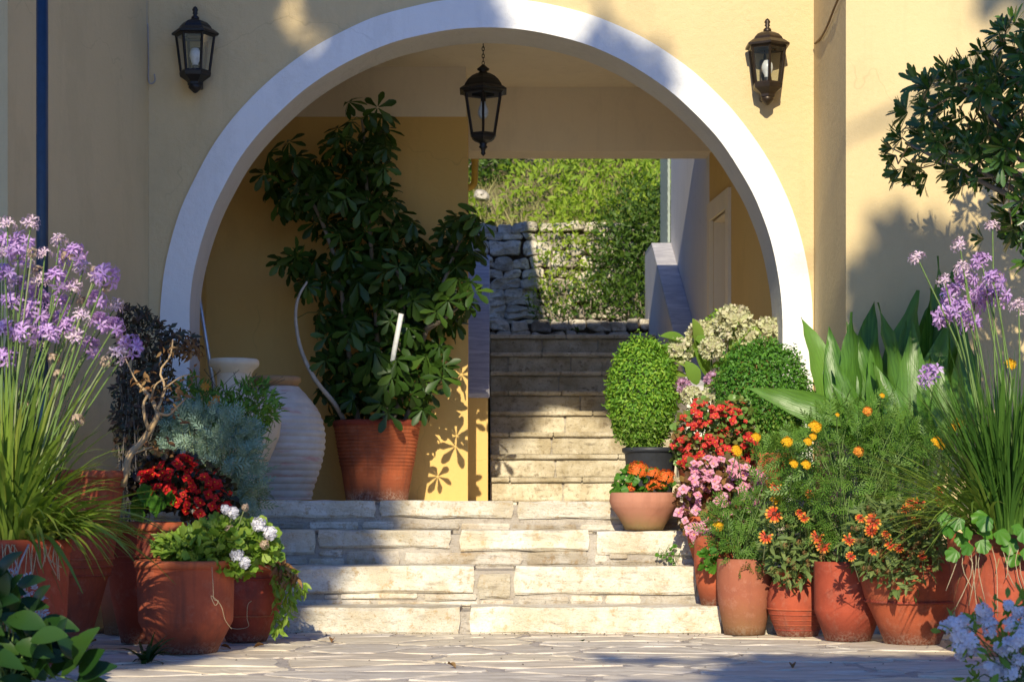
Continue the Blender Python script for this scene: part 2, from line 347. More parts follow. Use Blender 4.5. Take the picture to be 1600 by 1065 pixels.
F_['orange'] = petal('orange_petal', [(.85, .17, .03), (.88, .26, .05), (.78, .10, .025)])
F_['yellow'] = petal('golden_petal', [(.86, .50, .02), (.88, .60, .03), (.84, .38, .015)])
F_['redor'] = petal('red_orange_petal', [(.62, .045, .02), (.72, .09, .03)])
F_['tip'] = petal('orange_yellow_petal_tip', [(.86, .33, .04), (.88, .48, .07), (.85, .22, .04)])
F_['maroon'] = petal('maroon_flower_centre', [(.12, .02, .015), (.20, .05, .02)])
F_['white'] = petal('white_petal', [(.80, .80, .84), (.74, .74, .80)])
F_['cream'] = petal('cream_green_floret', [(.66, .66, .38), (.72, .70, .50), (.62, .66, .32), (.72, .62, .50)])
F_['mauve'] = petal('mauve_floret', [(.56, .36, .60), (.60, .30, .42), (.64, .46, .66)])
F_['plumb'] = petal('pale_blue_petal', [(.80, .78, .86), (.86, .84, .88), (.88, .87, .90)])

# ------------------------------------------------------------------ leaf and flower shapes (unit length along +y, face up +z)
def leaf(w=.3, n=4, fold=.12, curl=.15, shape='ell', mi=0, tip=.0):
    V = []
    for i in range(n + 1):
        t = i / n
        if shape == 'spat': t = 1 - (1 - t) ** 1.55
        if shape == 'ell': hw = math.sin(math.pi * min(1, t * .94 + .04)) ** .8
        elif shape == 'spat': hw = (.22 + .78 * math.sin(math.pi * min(1, max(0, (t - .1) / .9)) ** 1.7) if 0 < t < 1 else (.1 if t == 0 else .30))
        elif shape == 'lance': hw = math.sin(math.pi * (t ** .7) * .97 + .05) if t < 1 else 0
        elif shape == 'canna': hw = (t / .38) ** .65 if t < .38 else max(0, 1 - ((t - .38) / .62) ** 1.5)
        elif shape == 'strap': hw = 1 - max(0, (t - .55) / .45) ** 2 * .95
        else: hw = 1
        hw = max(hw, .02) * w / 2
        z = -curl * t * t; V += [(-hw, t, z + fold * hw * 2), (0, t, z), (hw, t, z + fold * hw * 2)]
    F = []
    for i in range(n):
        a = i * 3; F += [(a, a + 1, a + 4, a + 3), (a + 1, a + 2, a + 5, a + 4)]
    return [(np.array(V, float), np.array(F), mi)]
def flat(w=.3, mi=0, curl=.1, y0=0.0, y1=1.0, wide=.6):
    V = [(0, y0, 0), (-w / 2, y0 + (y1 - y0) * wide, 0), (0, y1, -curl), (w / 2, y0 + (y1 - y0) * wide, 0)]
    return [(np.array(V, float), np.array([(0, 3, 2, 1)]), mi)]
def xf(tpl, rz=0, rx=0, ry=0, s=1, t=(0, 0, 0), mi=None):
    Mx = np.array((Matrix.Rotation(rz, 3, 'Z') @ Matrix.Rotation(ry, 3, 'Y') @ Matrix.Rotation(rx, 3, 'X')))
    return [((V * s) @ Mx.T + np.array(t), F, m if mi is None else mi) for V, F, m in tpl]
def whorl(lf, n, tilt=-.2, r0=.05, jit=.15, seed=0):
    r = random.Random(seed); out = []
    for i in range(n):
        a = 2 * math.pi * i / n + r.uniform(-jit, jit)
        out += xf(lf, rz=a, rx=tilt + r.uniform(-.2, .2), ry=r.uniform(-.25, .25), s=r.uniform(.8, 1.05), t=(-math.sin(a) * r0, math.cos(a) * r0, 0))
    return out
def pinnate(n=6, w=.12, ll=.38, ang=1.0, mi=0):
    out = flat(.05, mi, .1); r = random.Random(3)
    for i in range(n):
        t = .12 + .78 * i / n
        for s in (-1, 1): out += xf(flat(w / ll, mi, .12), rz=s * (ang - .4 * t) * -1, rx=.1, s=ll * (1 - .45 * abs(t - .45)) * r.uniform(.85, 1.1), t=(0, t, -.1 * t * t))
    out += xf(flat(.35, mi), s=.28, t=(0, .88, -.08)); return out
def lobed(n=5, mi=0, w=.75):
    """a round lobed blade, the stalk at its notch"""
    V = [(0, .05, 0)]; k = n * 4
    for i in range(k + 1):
        a = -2.75 + 5.5 * i / k; rr = .48 * (1 - .13 * (i % 4 in (0,)) + .04 * (i % 4 == 2)); V.append((math.sin(a) * rr, .45 + math.cos(a) * rr, .10 * math.sin(i * math.pi / 2) * .5 + .09 * abs(math.sin(a))))
    return [(np.array(V, float), np.array([(0, i + 1, i + 2) for i in range(k)]), mi)]
def ring(pt, n, tilt, s=1, mi=None, off=0, t=(0, 0, 0)):
    out = []
    for i in range(n): out += xf(pt, rz=2 * math.pi * i / n + off, rx=tilt, s=s, t=t, mi=mi)
    return out
def dome(r, h, mi=0, seg=8, z0=0):
    V = [(0, 0, z0 + h)]
    for k, (a, b) in enumerate(((.6, .8), (1, 0))):
        V += [(math.cos(2 * math.pi * i / seg) * r * a, math.sin(2 * math.pi * i / seg) * r * a, z0 + h * b) for i in range(seg)]
    F = [(0, 1 + i, 1 + (i + 1) % seg) for i in range(seg)]; Q = [(1 + i, 1 + seg + i, 1 + seg + (i + 1) % seg, 1 + (i + 1) % seg) for i in range(seg)]
    return [(np.array(V, float), np.array(F), mi), (np.array(V, float), np.array(Q), mi)]
def G_of(tpl):
    g = G()
    for V, F, m in tpl: g.add(V, F, m)
    return g
def onball(n, seed=0, lo=-1.0):
    r = np.random.default_rng(seed); z = r.uniform(lo, 1, n); a = np.arange(n) * 2.39996 + r.uniform(0, .5, n); q_ = np.sqrt(1 - z * z)
    return np.stack([q_ * np.cos(a), q_ * np.sin(a), z], 1)
def head(fl, n, rad, seed=0, lo=-1.0, jit=.15, s=1.0, squash=1.0):
    """flowers fl (facing +z) over a ball of radius rad -> template"""
    d = onball(n, seed, lo); r = np.random.default_rng(seed + 1); out = []
    for i in range(n):
        v = Vector(d[i]); qd = v.to_track_quat('Z', 'Y').to_matrix(); sp = Matrix.Rotation(r.uniform(0, 6), 3, 'Z'); Mx = np.array(qd @ sp)
        for V, F, m in fl:
            W = (V * s * r.uniform(.8, 1.15)) @ Mx.T + d[i] * np.array([1, 1, squash]) * rad * (1 + r.uniform(-jit, jit)); out.append((W, F, m))
    return out
def rand_dirs(n, up=.0, out=None, k=1.0):
    d = rng.normal(size=(n, 3)); d /= np.linalg.norm(d, axis=1, keepdims=True); d[:, 2] += up
    if out is not None: d = d * k + out
    return d
def in_poly(pts, poly):
    x, y = pts[:, 0], pts[:, 1]; c = np.zeros(len(pts), bool); n = len(poly)
    for i in range(n):
        x0, y0 = poly[i]; x1, y1 = poly[(i + 1) % n]
        if y0 == y1: continue
        c ^= ((y0 > y) != (y1 > y)) & (x < (x1 - x0) * (y - y0) / (y1 - y0) + x0)
    return c
def in_shape(poly, Y, thick, n):
    """n points inside an outline seen at depth Y, spread thick metres deep, thinner at the outline; plus outward directions"""
    poly = np.array(poly, float); lo, hi = poly.min(0), poly.max(0); out = np.zeros((0, 2))
    while len(out) < n:
        p = rng.uniform(lo, hi, (n * 3, 2)); out = np.concatenate([out, p[in_poly(p, poly)]])
    out = out[:n]; c = poly.mean(0); h = (hi - lo) / 2
    e = np.clip(1 - (((out - c) / h) ** 2).sum(1) * .75, .12, 1) ** .5
    d = rng.uniform(-1, 1, n) * e * thick / 2; Yd = Y + d
    W = np.stack([(out[:, 0] - VPX) * Y / FPX, Yd, EYE + (HY - out[:, 1]) * Y / FPX], 1)
    C = P(c[0], c[1], Y); o = (W - C) / np.array([h[0] * Y / FPX, thick / 2 + .01, h[1] * Y / FPX])
    return W, o
def in_ball(c, r, n, shell=.55):
    d = onball(n, int(abs(c[0] * 100)) + n); rad = (shell + (1 - shell) * rng.random(n) ** .5)[:, None]
    return np.asarray(c) + d * rad * np.asarray(r), d
def hnoise(x, y, z=0.0): return mnoise.noise(Vector((x, y, z)))
def smoothpath(pts, n=10):
    pts = np.asarray(pts, float); k = len(pts); t = np.linspace(0, k - 1, n); out = []
    for a in t:
        i = min(int(a), k - 2); f = a - i; p0 = pts[max(i - 1, 0)]; p1 = pts[i]; p2 = pts[i + 1]; p3 = pts[min(i + 2, k - 1)]
        out.append(.5 * ((2 * p1) + (-p0 + p2) * f + (2 * p0 - 5 * p1 + 4 * p2 - p3) * f * f + (-p0 + 3 * p1 - 3 * p2 + p3) * f ** 3))
    return np.array(out)

# ------------------------------------------------------------------ stones
def rough_block(x0, x1, y0, y1, z0, z1, amp=.006, seed=0, nx=None):
    """a hewn slab: bevelled, its edges uneven; local jitter comes from noise"""
    nx = nx or max(2, min(8, int((x1 - x0) / .09))); xs = np.linspace(0, 1, nx + 1); g = G()
    prof = [(0, .12), (0, .5), (0, .88), (.1, 1), (1, 1), (1, 0), (.1, 0)]      # (depth, height) fractions
    b = min(.012, (z1 - z0) * .22)
    prof = [(0, b), (0, (z1 - z0) * .5), (0, z1 - z0 - b), (b, z1 - z0), (y1 - y0, z1 - z0), (y1 - y0, 0), (b, 0)]
    k = len(prof); V = []
    for i, t in enumerate(xs):
        X = x0 + (x1 - x0) * t; end = i in (0, nx)
        for j, (dy, dz) in enumerate(prof):
            a = hnoise(X * 6 + seed, dz * 30, seed * 1.7); bz = hnoise(X * 9 + seed * 3, j * 2.1, seed)
            fx = 0
            if end: fx = (b if j in (0, 2, 3, 6) else 0) * (1 if i == 0 else -1) * .7 + hnoise(dz * 40, seed * 9.1, i) * amp * .8
            V.append((X + fx, y0 + dy + (a * amp * 1.6 if dy < .02 else 0) + (b * .6 if end and dy < .001 else 0), z0 + dz + bz * amp * (.8 if j not in (1,) else 0)))
    F = [(i * k + j, i * k + (j + 1) % k, (i + 1) * k + (j + 1) % k, (i + 1) * k + j) for i in range(nx) for j in range(k)]
    F = [f[::-1] for f in F]; F += [tuple(range(k - 1, -1, -1))[::-1], tuple(range(nx * k, nx * k + k))[::-1]]
    return g.add(V, F)
def clip(poly, px, py, nx, ny):
    out = []; n = len(poly)
    for i in range(n):
        a, b = poly[i], poly[(i + 1) % n]; da = (a[0] - px) * nx + (a[1] - py) * ny; db = (b[0] - px) * nx + (b[1] - py) * ny
        if da <= 0: out.append(a)
        if da * db < 0: t = da / (da - db); out.append((a[0] + (b[0] - a[0]) * t, a[1] + (b[1] - a[1]) * t))
    return out
def voronoi(pts, x0, x1, y0, y1, gap, ax=1.0):
    """shrunk voronoi cells of pts in a box; ax squeezes x while measuring"""
    P_ = pts * np.array([ax, 1.0]); cells = []
    for i in range(len(P_)):
        d = ((P_ - P_[i]) ** 2).sum(1); idx = np.argsort(d)[1:22]
        poly = [(x0 * ax, y0), (x1 * ax, y0), (x1 * ax, y1), (x0 * ax, y1)]
        for j in idx:
            dx, dy = P_[j] - P_[i]; l = math.hypot(dx, dy); nx, ny = dx / l, dy / l; h = l / 2 - gap / 2
            poly = clip(poly, P_[i][0] + nx * h, P_[i][1] + ny * h, nx, ny)
            if len(poly) < 3: break
        if len(poly) >= 3: cells.append([(a / ax, b) for a, b in poly])
    return cells
def relax_pts(n, x0, x1, y0, y1, ax=1.0, it=6, seed=1):
    r = np.random.default_rng(seed); p = r.uniform((x0, y0), (x1, y1), (n, 2))
    for _ in range(it):
        q_ = p * np.array([ax, 1]); mv = np.zeros_like(p)
        for i in range(n):
            d = q_[i] - q_; dd = (d ** 2).sum(1); dd[i] = 9e9; j = np.argsort(dd)[:5]; l = np.sqrt(dd[j])[:, None]
            mv[i] = (d[j] / l * np.exp(-l * l / (2 * ((x1 - x0) * ax * (y1 - y0) / n)))).sum(0)
        p += mv * .12 * math.sqrt((x1 - x0) * ax * (y1 - y0) / n) / np.array([ax, 1]) ; p[:, 0] = p[:, 0].clip(x0, x1); p[:, 1] = p[:, 1].clip(y0, y1)
    return p
def cell_geo(poly, h, rnd, amp, to3, seed=0, dome_=.0, cut=.018):
    """poly cell -> raised stone: ring at the joint, rounded shoulder, top. to3(u, v, w) gives the point"""
    pts = []
    n = len(poly)
    for i in range(n):
        a, b = np.array(poly[i]), np.array(poly[(i + 1) % n]); l = np.linalg.norm(b - a)
        if l < 1e-3: continue
        k = 1 if l < .06 else 2 if l < .16 else 4; c0 = min(cut, l * .3) / l
        for t in ([c0, 1 - c0] if k == 1 else [c0] + [c0 + (1 - 2 * c0) * q_ / k for q_ in range(1, k)] + [1 - c0]):
            p = a + (b - a) * t; pts.append(p + amp * np.array([hnoise(p[0] * 9, p[1] * 9, seed), hnoise(p[0] * 9 + 50, p[1] * 9, seed)]))
    if len(pts) < 3: return None
    pts = np.array(pts); c = pts.mean(0); m_ = len(pts); g = G(); V = []
    ext = np.linalg.norm(pts - c, axis=1).mean(); f1 = 1 - rnd * .35 / ext; f2 = 1 - rnd * 1.3 / ext
    for f, hh in ((1, 0), (1, h * .55), (f1, h * .9), (f2, h)):
        for p in c + (pts - c) * max(f, .2): V.append(to3(p[0], p[1], hh + (hnoise(p[0] * 11, p[1] * 11, seed + 3) * amp * .8 if hh > 0 else 0)))
    V.append(to3(c[0], c[1], h + dome_))
    F = [(k * m_ + j, k * m_ + (j + 1) % m_, (k + 1) * m_ + (j + 1) % m_, (k + 1) * m_ + j) for k in range(3) for j in range(m_)] + [(3 * m_ + j, 3 * m_ + (j + 1) % m_, 4 * m_) for j in range(m_)]
    return g.add(V, F)

# ================================================================== THE SETTING
g = G(); g.box(-60, 60, -60, 60, -.5, -.03); o = g.obj('ground', M['earth'], smooth=False, kind='structure')
# crazy paving in front of the steps
pv = G(); pv.box(-6, 6, 1.0, 9.19, -.2, -.007)
M['joint'] = stone('dark_paving_joint', (.52, .46, .40), (.43, .38, .33), (.2, .17, .14), (.26, .21, .17), 0)
pave = pv.obj('paved_courtyard', M['joint'], smooth=False, kind='structure')
M['far_paving'] = stone('pale_bounce_paving', (.64, .57, .47), (.56, .49, .40), (.3, .26, .2), (.4, .33, .25), 0)
g = G(); g.box(-9, 9, -25, .99, -.2, -.006); g.obj('bounce_paving', M['far_paving'], smooth=False, kind='structure')  # unseen paving behind the viewer, added pale to bounce warm light
pts = relax_pts(135, -3.3, 3.3, 4.6, 9.16, .62, 8, 3)
for i, c in enumerate(voronoi(pts, -3.3, 3.3, 4.6, 9.165, .030, .62)):
    g = cell_geo(c, .0075, .005, .03, lambda u, v, w_: (u, v, -.0072 + w_ * (.25 if w_ > .0076 else 1)), i * .37, .0)
    if g: g.obj('paving_stone', M['paver'], pave, smooth=False)

# front steps
def course(parent, Y, back, lst, m_, name='step_stone', proud=0.0, rise=0.0):
    for i, (a, b, t, bt) in enumerate(lst):
        g = rough_block(PX(a, Y), PX(b, Y), Y - proud, back, PZ(bt, Y), PZ(t, Y), .010 if bt - t > 22 else .006, seed=a * .013 + t)
        g.obj(name, m_, parent, smooth=False)
ZT = [.1215, .3065, .479, .630]; YF = [9.17, 9.50, 9.83, 10.16]
steps = thing('front_steps', (0, 9.17, 0), 'four broad steps of rough pale limestone slabs with mortared packing stones', 'steps')
core = G()
for z, y in zip(ZT, YF): core.box(-1.78, 1.88, y + .022, 10.62 if y > 10 else y + .37, -.1, z - .022)
core.obj('mortar_core', M['mortar'], steps, smooth=False)
course(steps, YF[3], 10.66, [(240, 330, 782, 808), (334, 587, 781.5, 808), (593, 803, 782, 808), (808, 985, 783, 810), (990, 1140, 782, 809), (1145, 1318, 782, 809)], M['limestone'])
course(steps, YF[3], 10.3, [(330, 420, 815, 828), (426, 474, 816, 826), (483, 560, 815, 827), (566, 615, 814, 827), (626, 718, 817, 827), (720, 797, 818, 829), (800, 900, 819, 829), (907, 975, 819, 829), (980, 1090, 818, 829)], M['limestone_small'], 'packing_stone', -.008)
course(steps, YF[2], 10.14, [(230, 352, 829, 865), (356, 494, 828, 866), (496, 705, 828, 855), (718, 922, 828, 860), (931, 1088, 830, 866), (1092, 1330, 830, 866)], M['limestone'])
course(steps, YF[2], 10.1, [(380, 436, 868, 884), (441, 479, 870, 883), (499, 535, 859, 869), (482, 538, 872, 884.5), (541, 625, 861, 884.5), (632, 817, 863, 884), (823, 919, 861, 884), (929, 949, 866, 881), (942, 1038, 875, 885), (952, 980, 866, 873), (1042, 1090, 872, 885)], M['limestone_small'], 'packing_stone', -.008)
course(steps, YF[1], 9.81, [(200, 372, 885, 926), (376, 742, 884.5, 926), (747, 799, 896, 934), (803, 1090, 885, 928), (1095, 1350, 885, 928)], M['limestone'])
course(steps, YF[1], 9.75, [(507, 527, 929, 935), (532, 652, 927, 935), (663, 745, 928, 937), (455, 580, 937, 946), (590, 745, 939, 946), (752, 803, 938, 946), (810, 889, 932, 946), (891, 942, 931, 946), (946, 1002, 930, 946), (1009, 1094, 933, 947), (380, 450, 930, 946)], M['limestone_small'], 'packing_stone', -.008)
course(steps, YF[0], 9.48, [(190, 345, 948, 992), (350, 720, 949, 991), (733, 1128, 948, 991), (1133, 1366, 948, 991)], M['limestone'])
# a little weed on the steps
# floor of the landing and passage
g = G(); g.box(-1.88, 1.8, 10.55, 13.36, .2, .622); M['floor'] = stone('pale_floor_stone', (.80, .74, .62), (.74, .67, .55), (.5, .45, .36), (.62, .53, .4), 0)
g.obj('passage_floor', M['floor'], smooth=False, kind='structure')

# facade with the arch
YA, YB = 10.6, 10.95; CX, CZ = -.018, 1.602; RI, RO = 1.636, 1.80
fac = thing('arched_facade', (0, YA, 0), 'yellow plastered facade pierced by a wide round arch with a white painted band', 'building wall')
def arc(r, n=72): return [(CX - r * math.cos(math.pi * i / n), CZ + r * math.sin(math.pi * i / n)) for i in range(n + 1)]
g = G(); X0, X1, ZTOP = -1.883, 1.79, 4.05
a = arc(RO - .003, 96)
for (xa, za), (xb, zb) in zip(a[:-1], a[1:]):
    V = [(xa, YA, za), (xb, YA, zb), (xb, YA, ZTOP), (xa, YA, ZTOP), (xa, YB, za), (xb, YB, zb), (xb, YB, ZTOP), (xa, YB, ZTOP)]
    g.add(V, [(0, 1, 2, 3), (5, 4, 7, 6), (3, 2, 6, 7)])
g.box(X0, a[0][0], YA, YB, -.05, ZTOP); g.box(a[-1][0], X1, YA, YB, -.05, ZTOP)
g.obj('plaster_wall', M['yellow_rough'], fac, smooth=False)
g = G(); ai, ao = arc(RI, 96), arc(RO, 96)
ai = [(ai[0][0], -.05)] + ai + [(ai[-1][0], -.05)]; ao = [(ao[0][0], -.05)] + ao + [(ao[-1][0], -.05)]
n = len(ai); V = [(x, YA - .014, z) for x, z in ao] + [(x, YA - .014, z) for x, z in ai] + [(x, YB + .004, z) for x, z in ai] + [(x, YB + .004, z) for x, z in ao]
# the edge of the white band wanders a little
V = [(x + .006 * hnoise(x * 4, z * 4, 1), y, z + .006 * hnoise(x * 4, z * 4, 7)) for x, y, z in V]
F0 = [(k * n + i, k * n + i + 1, (k + 1) * n + i + 1, (k + 1) * n + i) for k in (0, 2) for i in range(n - 1)]
F1 = [(n + i, n + i + 1, 2 * n + i + 1, 2 * n + i) for i in range(n - 1)]; F2 = [(3 * n + i, 3 * n + i + 1, i + 1, i) for i in range(n - 1)]
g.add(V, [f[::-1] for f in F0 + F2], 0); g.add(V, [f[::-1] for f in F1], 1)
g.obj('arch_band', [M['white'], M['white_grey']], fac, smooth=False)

# passage interior
def wall(name, label, boxes, m_, cat='wall'):
    g = G()
    for b in boxes: g.box(*b)
    o = g.obj(name, m_, smooth=False); tag(o, label, cat); o['kind'] = 'structure'; return o
XR = -.141
wall('passage_back_wall', 'yellow wall behind the big umbrella plant under the arch', [(-1.86, XR, 12.4, 12.75, .5, 3.11)], M['ochre'])
wall('passage_back_beam', 'beige beam over the yellow wall inside the passage', [(-1.86, XR - .012, 12.397, 12.75, 3.11, 3.46)], M['cream'])
wall('passage_side_wall', 'yellow side wall beside the cream jar', [(-2.1, -1.83, 10.95, 12.42, .5, 3.46)], M['ochre'])
wall('passage_ceiling', 'beige ceiling of the passage', [(-2.1, 2.1, 10.955, 13.3, 3.43, 3.5)], M['cream'])
wall('passage_far_beam', 'deep beige beam over the stair opening', [(XR + .003, 1.9, 13.0, 13.3, 3.0, 3.45), (-.165, XR + .003, 12.76, 13.3, 3.0, 3.45)], M['cream'])
wall('upper_building', 'building mass above and behind the passage', [(-6, -.02, 11.0, 13.3, 3.503, 5.2), (-6, -2.12, 11.0, 15.4, -.1, 3.5), (-6, -.21, 12.78, 15.4, -.1, 3.5), (-6, -.21, 13.32, 15.4, 3.503, 4.0)], M['yellow'])
# right hand passage wall with its doorway
rw = thing('passage_doorway_wall', (1.6, 11, .6), 'yellow wall with a pale framed doorway recess beside the stairs', 'wall')
def XW(Y): return 1.66 + (1.5 - 1.66) * (Y - 10.95) / (13.1 - 10.95)
g = G(); za = 2.53; y1, y2 = 12.46, 13.02
def slab(g, ya, yb, z0, z1, th=.5, off=0.0, mi=0):
    V = [(XW(y) + o_ + off, y, z) for z in (z0, z1) for y in (ya, yb) for o_ in (0, th)]
    V = np.array(V).reshape(2, 2, 2, 3).reshape(-1, 3)
    g.add(V, [(0, 1, 3, 2), (4, 6, 7, 5), (0, 4, 5, 1), (2, 3, 7, 6), (0, 2, 6, 4), (1, 5, 7, 3)], mi)
slab(g, 10.953, y1, .5, 3.45); slab(g, y2, 13.1, .5, 3.45); slab(g, y1, y2, za, 3.45)
g.obj('plaster_wall', M['ochre'], rw, smooth=False)
g = G(); slab(g, y1 - .1, y1 + .002, .63, za + .12, .03, -.02); slab(g, y2 - .002, y2 + .072, .63, za + .12, .03, -.02); slab(g, y1 + .002, y2 - .002, za, za + .12, .03, -.02)
g.obj('door_surround', M['cream'], rw, smooth=False)
g = G(); slab(g, y1 + .001, y2 - .001, .63, za - .002, .04, .42); slab(g, y2 - .012, y2 - .003, .63, za - .003, .44, .012); slab(g, y1 + .003, y2 - .012, za - .012, za - .003, .44, .012); g.obj('recess_lining', M['cream'], rw, smooth=False)
wall('stairwell_wall', 'pale grey plastered wall rising beside the inner stairs', [(1.5, 1.9, 13.103, 15.9, .5, 3.9)], M['grey_plaster'])

# outer walls
g = G(); xa, ya, xb, yb = -1.883, 10.6, -2.234, 8.9
V = [(xa, ya + .004, -.05), (xb, yb, -.05), (xb, yb, 4.6), (xa, ya + .004, 4.6), (-6, yb, -.05), (-6, yb, 4.6), (-6, ya + .4, -.05), (-6, ya + .4, 4.6), (xa, ya + .4, -.05), (xa, ya + .4, 4.6)]
g.add(V, [(0, 1, 2, 3), (1, 4, 5, 2), (4, 6, 7, 5), (3, 2, 5, 7, 9), (8, 0, 3, 9)]); o = g.obj('side_building_wall', M['yellow'], smooth=False); tag(o, 'smooth yellow side wall in shade behind the dark blue pole', 'wall', kind='structure')
g = G(); g.box(1.791, 6, 9.65, 11.2, -.05, 4.6); o = g.obj('sunlit_building_wall', M['yellow'], smooth=False); tag(o, 'sunlit yellow projecting wall behind the canna and the leathery-leaved tree', 'wall', kind='structure')

# inner stairs: eight steps
st = thing('inner_stairs', (.6, 13.3, .63), 'flight of eight limestone steps climbing from the passage to the garden', 'stairs')
H8, T8, D8 = .166, .285, 13.3
jr = {0: (880,), 1: (868,), 2: (862,), 3: (883,), 4: (907,), 5: (873,), 6: (794, 892), 7: (847, 934)}
g = G(); 
for k in range(8): g.box(.004, 1.326, D8 + k * T8 + .03, D8 + (k + 1) * T8 + .05 if k < 7 else 16.0, .5, .63 + (k + 1) * H8 - .032)
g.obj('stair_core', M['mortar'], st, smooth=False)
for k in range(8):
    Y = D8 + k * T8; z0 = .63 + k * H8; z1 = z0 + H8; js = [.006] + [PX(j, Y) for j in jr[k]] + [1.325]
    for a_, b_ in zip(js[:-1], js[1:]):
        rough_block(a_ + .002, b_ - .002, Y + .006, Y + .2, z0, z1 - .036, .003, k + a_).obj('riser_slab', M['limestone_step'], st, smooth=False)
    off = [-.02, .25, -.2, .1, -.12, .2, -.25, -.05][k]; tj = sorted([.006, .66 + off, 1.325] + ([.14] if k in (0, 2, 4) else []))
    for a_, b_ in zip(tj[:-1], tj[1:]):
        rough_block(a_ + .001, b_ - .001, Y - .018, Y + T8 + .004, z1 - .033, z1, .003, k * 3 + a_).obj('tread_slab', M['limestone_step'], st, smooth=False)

def coping(g, x0, x1, pts, th=.035):
    """marble following the slope pts [(Y, z), ...]"""
    V = []
    for (Y, z) in pts: V += [(x0, Y, z - th), (x1, Y, z - th), (x1, Y, z), (x0, Y, z)]
    F = [(0, 1, 2, 3)]
    for i in range(len(pts) - 1):
        b = 4 * i; F += [(b + j, b + (j + 1) % 4, b + 4 + (j + 1) % 4, b + 4 + j)[::-1] for j in range(4)]
    F += [tuple(4 * (len(pts) - 1) + j for j in (3, 2, 1, 0))]; g.add(V, F)
def parapet(name, label, x0, x1, pts, over, m_):
    p_ = thing(name, ((x0 + x1) / 2, pts[0][0], .63), label, 'parapet')
    g = G(); V = []
    for (Y, z) in pts: V += [(x0, Y, .4), (x1, Y, .4), (x1, Y, z - .034), (x0, Y, z - .034)]
    F = [(0, 1, 2, 3)] + [(4 * i + j, 4 * i + (j + 1) % 4, 4 * i + 4 + (j + 1) % 4, 4 * i + 4 + j)[::-1] for i in range(len(pts) - 1) for j in range(4)] + [tuple(4 * (len(pts) - 1) + j for j in (3, 2, 1, 0))]
    g.add(V, F); g.obj('plaster_wall', m_, p_, smooth=False)
    q0 = [(pts[0][0] - .02, pts[0][1] - .01)] + pts[1:]
    nseg = 4
    for i in range(len(q0) - 1):
        (ya, za_), (yb, zb) = q0[i], q0[i + 1]; k = nseg if i == 0 else 1
        for s in range(k):
            a0, a1 = s / k, (s + 1) / k - (.0015 if s < k - 1 else 0)
            g = G(); coping(g, x0 - over, x1 + over, [(ya + (yb - ya) * a0, za_ + (zb - za_) * a0), (ya + (yb - ya) * a1, za_ + (zb - za_) * a1)]); bevel(g.obj('coping_slab', M['marble'], p_, smooth=False), .004, 1)
    return p_
parapet('yellow_stair_parapet', 'yellow stair parapet with a sloping grey marble top beside the big pot', -.2, -.012, [(12.98, 1.37), (15.2, 2.58), (15.6, 2.60)], .012, M['ochre'])
parapet('pale_stair_parapet', 'pale stair parapet with a sloping marble top under the trellis', 1.335, 1.499, [(13.0, 1.42), (15.83, 2.76), (16.5, 2.77)], .012 - .012 + .0, M['grey_plaster'])

# trellis
tr = thing('garden_trellis', (1.45, 16.2, 2.76), 'grey green wooden diagonal trellis panel at the head of the stairs', 'trellis')
for yy in (15.915, 16.60):
    g = G(); g.box(1.478, 1.496, yy, yy + .012, 2.775, 4.1); g.obj('trellis_post', M['white_plastic'] if yy > 16 else M['wood_green'], tr, smooth=False)
for k in range(34):
    z0 = 2.10 + k * .062; ya, yb = 15.93, 16.60; ta = max(0, (2.785 - z0) / .67); tb = min(1, (4.09 - z0) / .67)
    if tb > ta + .03:
        A0 = np.array([1.483, ya + (yb - ya) * ta, z0 + .67 * ta]); A1 = np.array([1.483, ya + (yb - ya) * tb, z0 + .67 * tb]); n_ = np.array([0, -.012, .012]); t_ = np.array([.008, 0, 0])
        g = G(); g.add([A0 - n_ - t_, A1 - n_ - t_, A1 + n_ - t_, A0 + n_ - t_, A0 - n_ + t_, A1 - n_ + t_, A1 + n_ + t_, A0 + n_ + t_], [(0, 3, 2, 1), (4, 5, 6, 7), (0, 1, 5, 4), (2, 3, 7, 6), (1, 2, 6, 5), (0, 4, 7, 3)]); g.obj('slat', M['wood_green'], tr, smooth=False)

